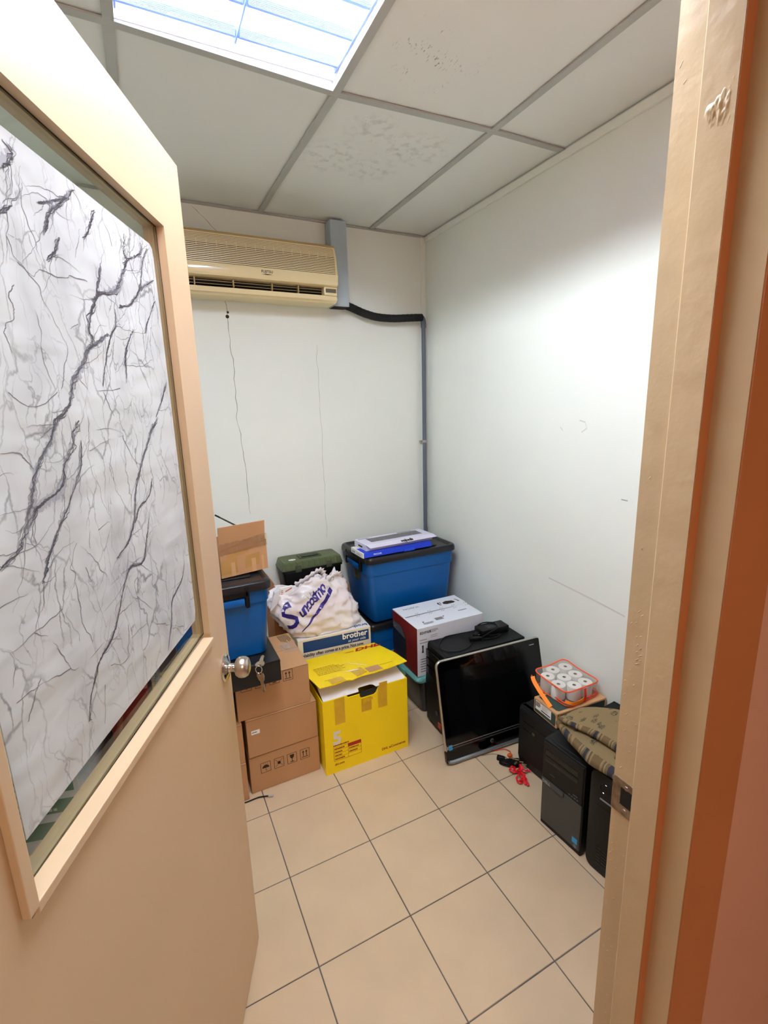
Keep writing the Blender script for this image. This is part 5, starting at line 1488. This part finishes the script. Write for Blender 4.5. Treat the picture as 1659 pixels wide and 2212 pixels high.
zt = [bot[i].lerp(tp_[i], .18)+Vector((bot[i].x, bot[i].y, 0)).normalized()*.001 for i in range(nn)]
sel = [i for i in range(nn) if zt[i].y < -.06 or zt[i].x < -.07]
b = tube([zt[i] for i in range(36, 64)], .003, 8, 0, flat=.5)
obj('zip', b, mat('red_zip', '#e0321c', .35), cs, smooth=True)
obj('zip_slider', box(-.035, -.012, -.106, -.102, .010, .016, .0015), CHROME, cs)
def strap(P, wd, nrm, m, name, th_=.0016):
    b = bmesh.new(); P = catmull(P, 6); rings = []
    for i, p in enumerate(P):
        t_ = (P[min(i+1, len(P)-1)]-P[max(i-1, 0)]).normalized(); s = t_.cross(Vector(nrm)).normalized(); n_ = s.cross(t_)
        rings.append([p+s*wd/2+n_*th_/2, p+s*wd/2-n_*th_/2, p-s*wd/2-n_*th_/2, p-s*wd/2+n_*th_/2])
    return obj(name, loft(rings), m, cs)
strap([Vector(p)-C0 for p in ((1.098, -.268, CT+.056), (1.090, -.285, CT+.046), (1.080, -.330, CT+.026), (1.071, -.385, CT+.0065), (1.066, -.405, CT+.0025))], .017, (-.6, -.3, .7), ORANGE, 'handle_strap')
strap([Vector(p)-C0 for p in ((1.098, -.268, CT+.056), (1.102, -.262, CT+.045), (1.107, -.268, CT+.022), (1.1085, -.28, CT+.010))], .015, (-1, 0, 0), ORANGER, 'strap_loop')
strap([Vector(p)-C0 for p in ((1.114, -.432, CT+.028), (1.130, -.452, CT+.024), (1.165, -.455, CT+.020), (1.200, -.452, CT+.024))], .013, (0, -1, 0), ORANGE, 'handle_strap')
strap([Vector(p)-C0 for p in ((1.203, -.4505, CT+.068), (1.2035, -.4535, CT+.04), (1.203, -.4525, CT+.006))], .012, (0, -1, 0), mat('red_webbing', '#f03a1c', .5), 'side_strap')

# grey-fronted tower
t = thing('computer_tower', 'black tower with grey lower front and blue sticker, nearest the open floor', 'computer', (.9085, -.618, 0), R(4))
w2, D, H = .0885, .404, .360
obj('case', box(.022, D, -w2, w2, .006, H, .002), BLACKM, t)
obj('front_bezel', box(.004, .024, -w2, w2, .0, H, .004), BLACKP, t)
obj('upper_panel', box(.0, .008, -w2+.004, w2-.004, .205, H-.006, .003), BLACKP, t)
obj('lower_panel', box(.0, .008, -w2+.004, w2-.004, .020, .203, .002), mat('panel_grey', '#3d3e3b', .5, .1), t)
b = bmesh.new()
for z in (.316, .290): add_box(b, -.0012, .003, -w2+.024, w2-.016, z-.0105, z+.0105, .001)
obj_each('drive_bay', b, BLACKG, t)
b = bmesh.new()
for k in range(4): add_box(b, -.001, .003, -w2+.018+.011*k, -w2+.025+.011*k, .214, .219)
add_box(b, -.001, .003, -w2+.022, -w2+.040, .226, .230); add_box(b, -.001, .003, .03, .05, .236, .238)
obj_each('front_port', b, mat('port_grey', '#55575a', .4, .5), t)
obj('badge_bar', box(-.0045, .002, -.012, w2-.0045, .186, .206, .001), mat('badge_bar_grey', '#47494a', .35, .5), t)
text('lettering', 'DELL', .0155, (-.0048, w2-.010, .1905), (0, -1, 0), (0, 0, 1), mat('dull_silver', '#9a9894', .4, .4), t, bold=.0005)
obj('blue_sticker', box(-.0006, .002, -w2+.012, -w2+.033, .040, .062), BLUEST, t)
obj('round_sticker', lathe([(.0001, .0008), (.007, .0008), (.007, 0), (.0001, 0)], 18, Matrix.Translation((.0, -w2+.020, .030)) @ Matrix.Rotation(R(-90), 4, 'Y')), mat('sticker_grey', '#6a6c70', .4), t)
b = bmesh.new(); add_box(b, D, D+.010, -w2, w2, H-.03, H, .001); add_box(b, D, D+.006, -w2, -.02, .02, H-.03)
obj_each('rear_lip', b, BLACKM, t)

# rounded tower by the door frame
t = thing('computer_tower', 'rounded black tower with vents, partly hidden by the door frame', 'computer', (.928, -.812, 0), R(5))
w2, D, H = .088, .39, .382
obj('case', box(.02, D, -w2+.002, w2-.002, .008, H-.004, .004), BLACKM, t)
pts = rrect(-w2, w2, 0.0, H, .028, 0, 6)
obj('front_bezel', loft([[Vector((x, p.x*s, H/2+(p.y-H/2)*s)) for p in pts] for x, s in ((.022, 1), (.006, 1), (.001, .985), (.0, .96))]), BLACKP, t, smooth=True)
b = bmesh.new()
for k in range(14):
    a = 2*math.pi*k/28+R(20)
b = tube([(-.0006, .036+.017*math.cos(2*math.pi*k/24), .33+.017*math.sin(2*math.pi*k/24)) for k in range(25)], .0016, 6, 0)
obj('power_ring', b, BLACKG, t, smooth=True)
obj_each('indicator', box(-.0012, .002, .0, .050, .283, .289, .001), mat('indicator_grey', '#7b7c80', .4), t)
obj_each('drive_slot', box(-.001, .002, -.055, .06, .258, .2595), BLACKG, t)
b = bmesh.new()
for k in range(6):
    for q in range(5):
        add_box(b, -.0008, .003, -.055+.022*q, -.038+.022*q, .035+.012*k, .040+.012*k)
o = obj('vent', b, BLACKG, t); o['kind'] = 'stuff'

# folded patterned cloth over the two towers
def cloth_material():
    m = bpy.data.materials.new('cloth'); m.use_nodes = True
    nt = m.node_tree; b = nt.nodes['Principled BSDF']; b.inputs['Roughness'].default_value = .9
    tc = nt.nodes.new('ShaderNodeTexCoord')
    def N(q): return nt.nodes.new(q)
    uvn = N('ShaderNodeUVMap'); uvn.uv_map = 'uv'
    sep = N('ShaderNodeSeparateXYZ'); nt.links.new(uvn.outputs[0], sep.inputs[0])
    # border bands across the cloth near the fold: u runs along the edge, v across
    wv = N('ShaderNodeTexWave'); wv.wave_type = 'BANDS'; wv.bands_direction = 'X'; wv.inputs['Scale'].default_value = .42; wv.inputs['Distortion'].default_value = 2.6; wv.inputs['Detail'].default_value = 2; wv.inputs['Detail Scale'].default_value = 2.2
    nt.links.new(uvn.outputs[0], wv.inputs[0])
    rp = N('ShaderNodeValToRGB'); cr = rp.color_ramp; cr.interpolation = 'CONSTANT'
    cr.elements[0].position = 0; cr.elements[0].color = lin('#8d7550'); cr.elements[1].position = .25; cr.elements[1].color = lin('#b99f70')
    for p, c in ((.42, '#a58a5c'), (.55, '#6b6252'), (.66, '#b79f70'), (.82, '#8a7754'), (.93, '#45464e')):
        e = cr.elements.new(p); e.color = lin(c)
    nt.links.new(wv.outputs['Fac'], rp.inputs[0])
    # motif blotches on the plain field
    vo = N('ShaderNodeTexVoronoi'); vo.inputs['Scale'].default_value = 4.2; vo.inputs['Randomness'].default_value = .9
    nz = N('ShaderNodeTexNoise'); nz.inputs['Scale'].default_value = 9; nt.links.new(uvn.outputs[0], nz.inputs[0])
    ad_ = N('ShaderNodeVectorMath'); ad_.operation = 'ADD'; sc_ = N('ShaderNodeVectorMath'); sc_.operation = 'SCALE'; sc_.inputs['Scale'].default_value = .12
    nt.links.new(nz.outputs['Color'], sc_.inputs[0]); nt.links.new(uvn.outputs[0], ad_.inputs[0]); nt.links.new(sc_.outputs[0], ad_.inputs[1]); nt.links.new(ad_.outputs[0], vo.inputs['Vector'])
    r1 = N('ShaderNodeValToRGB'); r1.color_ramp.elements[0].position = .30; r1.color_ramp.elements[1].position = .34; r1.color_ramp.elements[0].color = (1, 1, 1, 1); r1.color_ramp.elements[1].color = (0, 0, 0, 1)
    nt.links.new(vo.outputs['Distance'], r1.inputs[0])
    n2 = N('ShaderNodeTexNoise'); n2.inputs['Scale'].default_value = 22; n2.inputs['Detail'].default_value = 3; n2.inputs['Distortion'].default_value = 2.5; nt.links.new(uvn.outputs[0], n2.inputs[0])
    r2 = N('ShaderNodeValToRGB'); r2.color_ramp.elements[0].position = .47; r2.color_ramp.elements[1].position = .53; nt.links.new(n2.outputs['Fac'], r2.inputs[0])
    ml = N('ShaderNodeMath'); ml.operation = 'MULTIPLY'; nt.links.new(r1.outputs[0], ml.inputs[0]); nt.links.new(r2.outputs[0], ml.inputs[1])
    n3 = N('ShaderNodeTexNoise'); n3.inputs['Scale'].default_value = 60; nt.links.new(uvn.outputs[0], n3.inputs[0])
    base_ = N('ShaderNodeMix'); base_.data_type = 'RGBA'; base_.inputs[6].default_value = lin('#a88f62'); base_.inputs[7].default_value = lin('#bda679'); nt.links.new(n3.outputs['Fac'], base_.inputs[0])
    mo = N('ShaderNodeMix'); mo.data_type = 'RGBA'; mo.inputs[7].default_value = lin('#55523f')
    nt.links.new(ml.outputs[0], mo.inputs[0]); nt.links.new(base_.outputs[2], mo.inputs[6])
    bd_ = N('ShaderNodeMath'); bd_.operation = 'LESS_THAN'; bd_.inputs[1].default_value = .36; nt.links.new(sep.outputs['Y'], bd_.inputs[0])
    fin = N('ShaderNodeMix'); fin.data_type = 'RGBA'; nt.links.new(bd_.outputs[0], fin.inputs[0]); nt.links.new(mo.outputs[2], fin.inputs[6]); nt.links.new(rp.outputs[0], fin.inputs[7])
    nt.links.new(fin.outputs[2], b.inputs['Base Color'])
    bp = N('ShaderNodeBump'); bp.inputs['Strength'].default_value = .25; bp.inputs['Distance'].default_value = .001
    n4 = N('ShaderNodeTexNoise'); n4.inputs['Scale'].default_value = 350; nt.links.new(tc.outputs['Object'], n4.inputs[0]); nt.links.new(n4.outputs['Fac'], bp.inputs['Height']); nt.links.new(bp.outputs[0], b.inputs['Normal'])
    return m
CLOTH = cloth_material()
CL0 = Vector((1.05, -.66, .365))
ct_ = thing('folded_cloth', 'folded tan cloth with dark motifs and striped border over two black towers', 'cloth', CL0)
def fold(name, edge, back, zb, zt_, seed):
    """one folded layer pair: a rounded fold along the edge polyline, two leaves going back"""
    E_ = catmull([Vector((*p, 0)) for p in edge], 10); B_ = catmull([Vector((*p, 0)) for p in back], 10)
    n = 40; E_ = [E_[int(i*(len(E_)-1)/n)] for i in range(n+1)]; B_ = [B_[int(i*(len(B_)-1)/n)] for i in range(n+1)]
    bm = bmesh.new(); uvl = bm.loops.layers.uv.new('uv'); rows = []
    for i in range(n+1):
        e, k = E_[i], B_[i]; dirv = (k-e); L = dirv.length; dirv.normalize(); row = []
        h = (zt_(i/n)-zb)/2; zc_ = zb+h
        m1, m2 = 9, 14
        for q in range(m1):     # rolled fold
            a = R(-95+190*q/(m1-1)); row.append((e+dirv*(h*1.1-h*1.1*math.cos(a)*1.0), zc_+h*math.sin(a), q/(m1-1)*.34))
        for q in range(1, m2+1):
            row.append((e+dirv*(h*1.15+(L-h*1.15)*q/m2), zc_+h*math.sin(R(95)), .34+.66*q/m2))
        r2_ = []
        for p, z, v in row:
            w_ = noise.noise(Vector((p.x*13+seed, p.y*13, v*2)))*.007*min(1, v*3+.3)
            r2_.append((bm.verts.new(Vector((p.x, p.y, z+w_))-CL0), (i/n*2.2, v)))
        rows.append(r2_)
    for a, b_ in zip(rows, rows[1:]):
        for q in range(len(a)-1):
            f = bm.faces.new((a[q][0], b_[q][0], b_[q+1][0], a[q+1][0]))
            for lp_, uv_ in zip(f.loops, (a[q][1], b_[q][1], b_[q+1][1], a[q+1][1])): lp_[uvl].uv = uv_
    bmesh.ops.solidify(bm, geom=bm.faces[:], thickness=.003)
    return obj(name, bm, CLOTH, ct_, smooth='all')
fold('lower_fold', [(.962, -.528), (.935, -.600), (.918, -.668), (.905, -.725), (.915, -.79), (.925, -.86)], [(1.08, -.535), (1.14, -.57), (1.18, -.60), (1.22, -.65), (1.24, -.72), (1.24, -.80)], .3865, lambda t: .409+.020*math.sin(t*math.pi)*t, 1)
fold('upper_fold', [(.952, -.545), (.968, -.600), (.980, -.650), (.985, -.700), (.988, -.755), (.99, -.82)], [(1.07, -.548), (1.125, -.58), (1.16, -.61), (1.19, -.66), (1.20, -.72), (1.2, -.80)], .424, lambda t: .440+.012*t, 5)

# things on the floor
t = thing('network_cable', 'short black cable end on the floor in front of the brown cartons', 'cable', (-.03, .088, .003))
obj('cable', tube([(-.12, .012, .000), (-.07, .008, .001), (-.04, .005, .0), (.01, .004, .002), (.048, -.009, .003)], .0026, 8, 6), BLACKP, t, smooth=True)
b = bmesh.new(); add_box(b, -.010, .010, -.005, .005, -.003, .005, .001, M=Matrix.Translation((.056, -.012, .002)) @ Matrix.Rotation(R(-18), 4, 'Z'))
obj('plug', b, mat('clear_plug', '#b9b2a4', .25), t)
t = thing('speaker_cable', 'thin orange-red cable curling over the floor by the leaning screen', 'cable', (1.02, -.17, .003))
obj('cable', tube([(-.07, .035, .0), (-.02, .018, .0), (.022, .006, .0), (.036, -.020, .001), (.022, -.040, .003), (.018, -.05, .010)], .0021, 8, 8), mat('orange_cable', '#c8401c', .45), t, smooth=True)
obj('cable', tube([(-.09, .02, .0), (-.04, .006, -.001), (-.012, -.022, -.001), (-.002, -.045, .0)], .0012, 6, 8), mat('grey_cable', '#6b6256', .6), t, smooth=True)
obj('connector', box(.006, .026, -.052, -.034, -.003, .012, .004), mat('orange_plug', '#d85a1e', .5), t)
t = thing('cable_bundle', 'coiled black leads with metal plugs lying beside the low tower', 'cable', (1.015, -.262, .004))
rnd = random.Random(31)
for k in range(4):
    z = .000+.005*k
    P = [(-.006+.040*math.cos(a+k*.3)*(1-.07*k), .014+.026*math.sin(a+k*.3)*(1-.06*k)-.020*math.cos(a), z+.003*math.sin(2*a+k)) for a in [i*2*math.pi/10 for i in range(11)]]
    obj('coil', tube(P, .0036, 8, 5), BLACKP, t, smooth=True)
b = bmesh.new(); add_box(b, -.034, .002, -.010, .010, -.004, .016, .005, M=Matrix.Translation((-.018, .040, .0)) @ Matrix.Rotation(R(-50), 4, 'Z'))
obj('plug', b, BLACKP, t, smooth=True)
b = bmesh.new()
for (x, y, z, a) in ((.012, -.005, .024, -50), (.022, -.022, .022, -40), (.0, .010, .024, -60), (.028, -.036, .016, -45), (-.004, -.016, .022, 20)):
    add_box(b, -.009, .009, -.003, .003, -.0015, .0025, .001, M=Matrix.Translation((x, y, z)) @ Matrix.Rotation(R(a), 4, 'Z'))
obj_each('metal_pin', b, mat('brass_pin', '#c7b48a', .3, 1), t)
t = thing('ribbon', 'bright red ribbon bow dropped on the floor beside the coiled leads', 'ribbon', (.990, -.325, .003))
def rib(P, wd, name='ribbon_loop'):
    bm = bmesh.new(); P = catmull(P, 8); prev = None; rings = []
    for i, p in enumerate(P):
        t_ = (P[min(i+1, len(P)-1)]-P[max(i-1, 0)]).normalized(); s = Vector((-t_.y, t_.x, .55+.3*math.sin(i*.5))).normalized(); s = (s-t_*s.dot(t_)).normalized(); n_ = t_.cross(s)*.0006
        q = wd*(.75+.25*math.sin(i*.9+1))
        rings.append([p+s*q/2+n_, p-s*q/2+n_, p-s*q/2-n_, p+s*q/2-n_])
    return obj(name, loft(rings), REDR, t)
rib([(.014, .020, .010), (-.004, .040, .022), (-.018, .036, .012), (-.004, .018, .012), (.016, .016, .012)], .014)
rib([(.016, .018, .010), (.034, .032, .018), (.028, .012, .014), (.014, .014, .012), (-.004, .022, .016), (.004, .036, .022)], .014)
rib([(.014, .016, .008), (-.006, .0, .014), (-.022, -.006, .006), (-.030, -.030, .006), (-.014, -.034, .006), (-.006, -.012, .012), (.010, .012, .010)], .009)
rib([(.014, .014, .008), (.010, -.010, .014), (-.002, -.030, .008), (-.012, -.050, .005)], .011)
rib([(.016, .012, .008), (.004, -.014, .012), (-.008, -.022, .008), (-.022, -.022, .004)], .008)
rib([(.018, .014, .008), (.034, .002, .012), (.050, .004, .006), (.060, -.002, .004)], .010)
rib([(.018, .012, .008), (.014, -.014, .010), (.004, -.036, .008), (-.006, -.060, .004)], .012)

# ------------------------------------------------------------------ things behind the door, seen through the clear strip under the film
t = thing('cardboard_box', 'tall dark red carton behind the door, seen under the film', 'box', (-.425, .30, 0))
obj('carton', box(-.062, .066, -.19, .19, 0, .600, .002), MAROON, t)
obj('flap_seam', flat([rect(-.001, -.18, .002, .36)], frame((0, 0, .600), (1, 0, 0), (0, 1, 0))), DARK, t)
t = thing('paper_box', 'white carton with green printed side behind the door', 'box', (-.692, .215, 0), R(-14))
wd, d, h = .30, .36, .45
obj('carton', box(-wd/2, wd/2, -d/2, d/2, 0, h, .002), mat('shaded_white_card', '#c9cdd4', .55), t)  # white card with its shadow put into the colour as grey-blue
Fg = frame((-wd/2, -d/2, 0), (1, 0, 0), (0, 0, 1))
obj_each('green_side', flat([rect(.03, h-.085, wd-.045, .060), rect(.03, h-.16, wd-.045, .05), rect(.03, h-.25, wd-.045, .06)], Fg, lift=.0004), PRTEAL, t)
obj('side_print', flat(lines_of_text(.05, h-.078, wd-.09, .046, 2, random.Random(71), .6)+lines_of_text(.05, h-.155, wd-.09, .04, 2, random.Random(72), .5), Fg, lift=.0008), mat('pale_green_print', '#b5c8bd', .6), t)
obj('top_seam', flat([rect(-wd/2, -.001, wd, .002)], frame((0, 0, h), (1, 0, 0), (0, 1, 0))), GREYTXT, t)
t = thing('cardboard_box', 'low tan carton with a green bar on the floor behind the door', 'box', (-.74, -.30, 0), R(8))
obj('carton', box(-.17, .17, -.16, .16, 0, .30, .002), CARDL, t)
obj('green_bar', flat([rect(-.10, .05, .22, .035)], frame((0, 0, .30), (1, 0, 0), (0, 1, 0))), PRTEAL, t)
obj('flap_seam', flat([rect(-.17, -.001, .34, .002)], frame((0, 0, .30), (1, 0, 0), (0, 1, 0))), SEAMC, t)
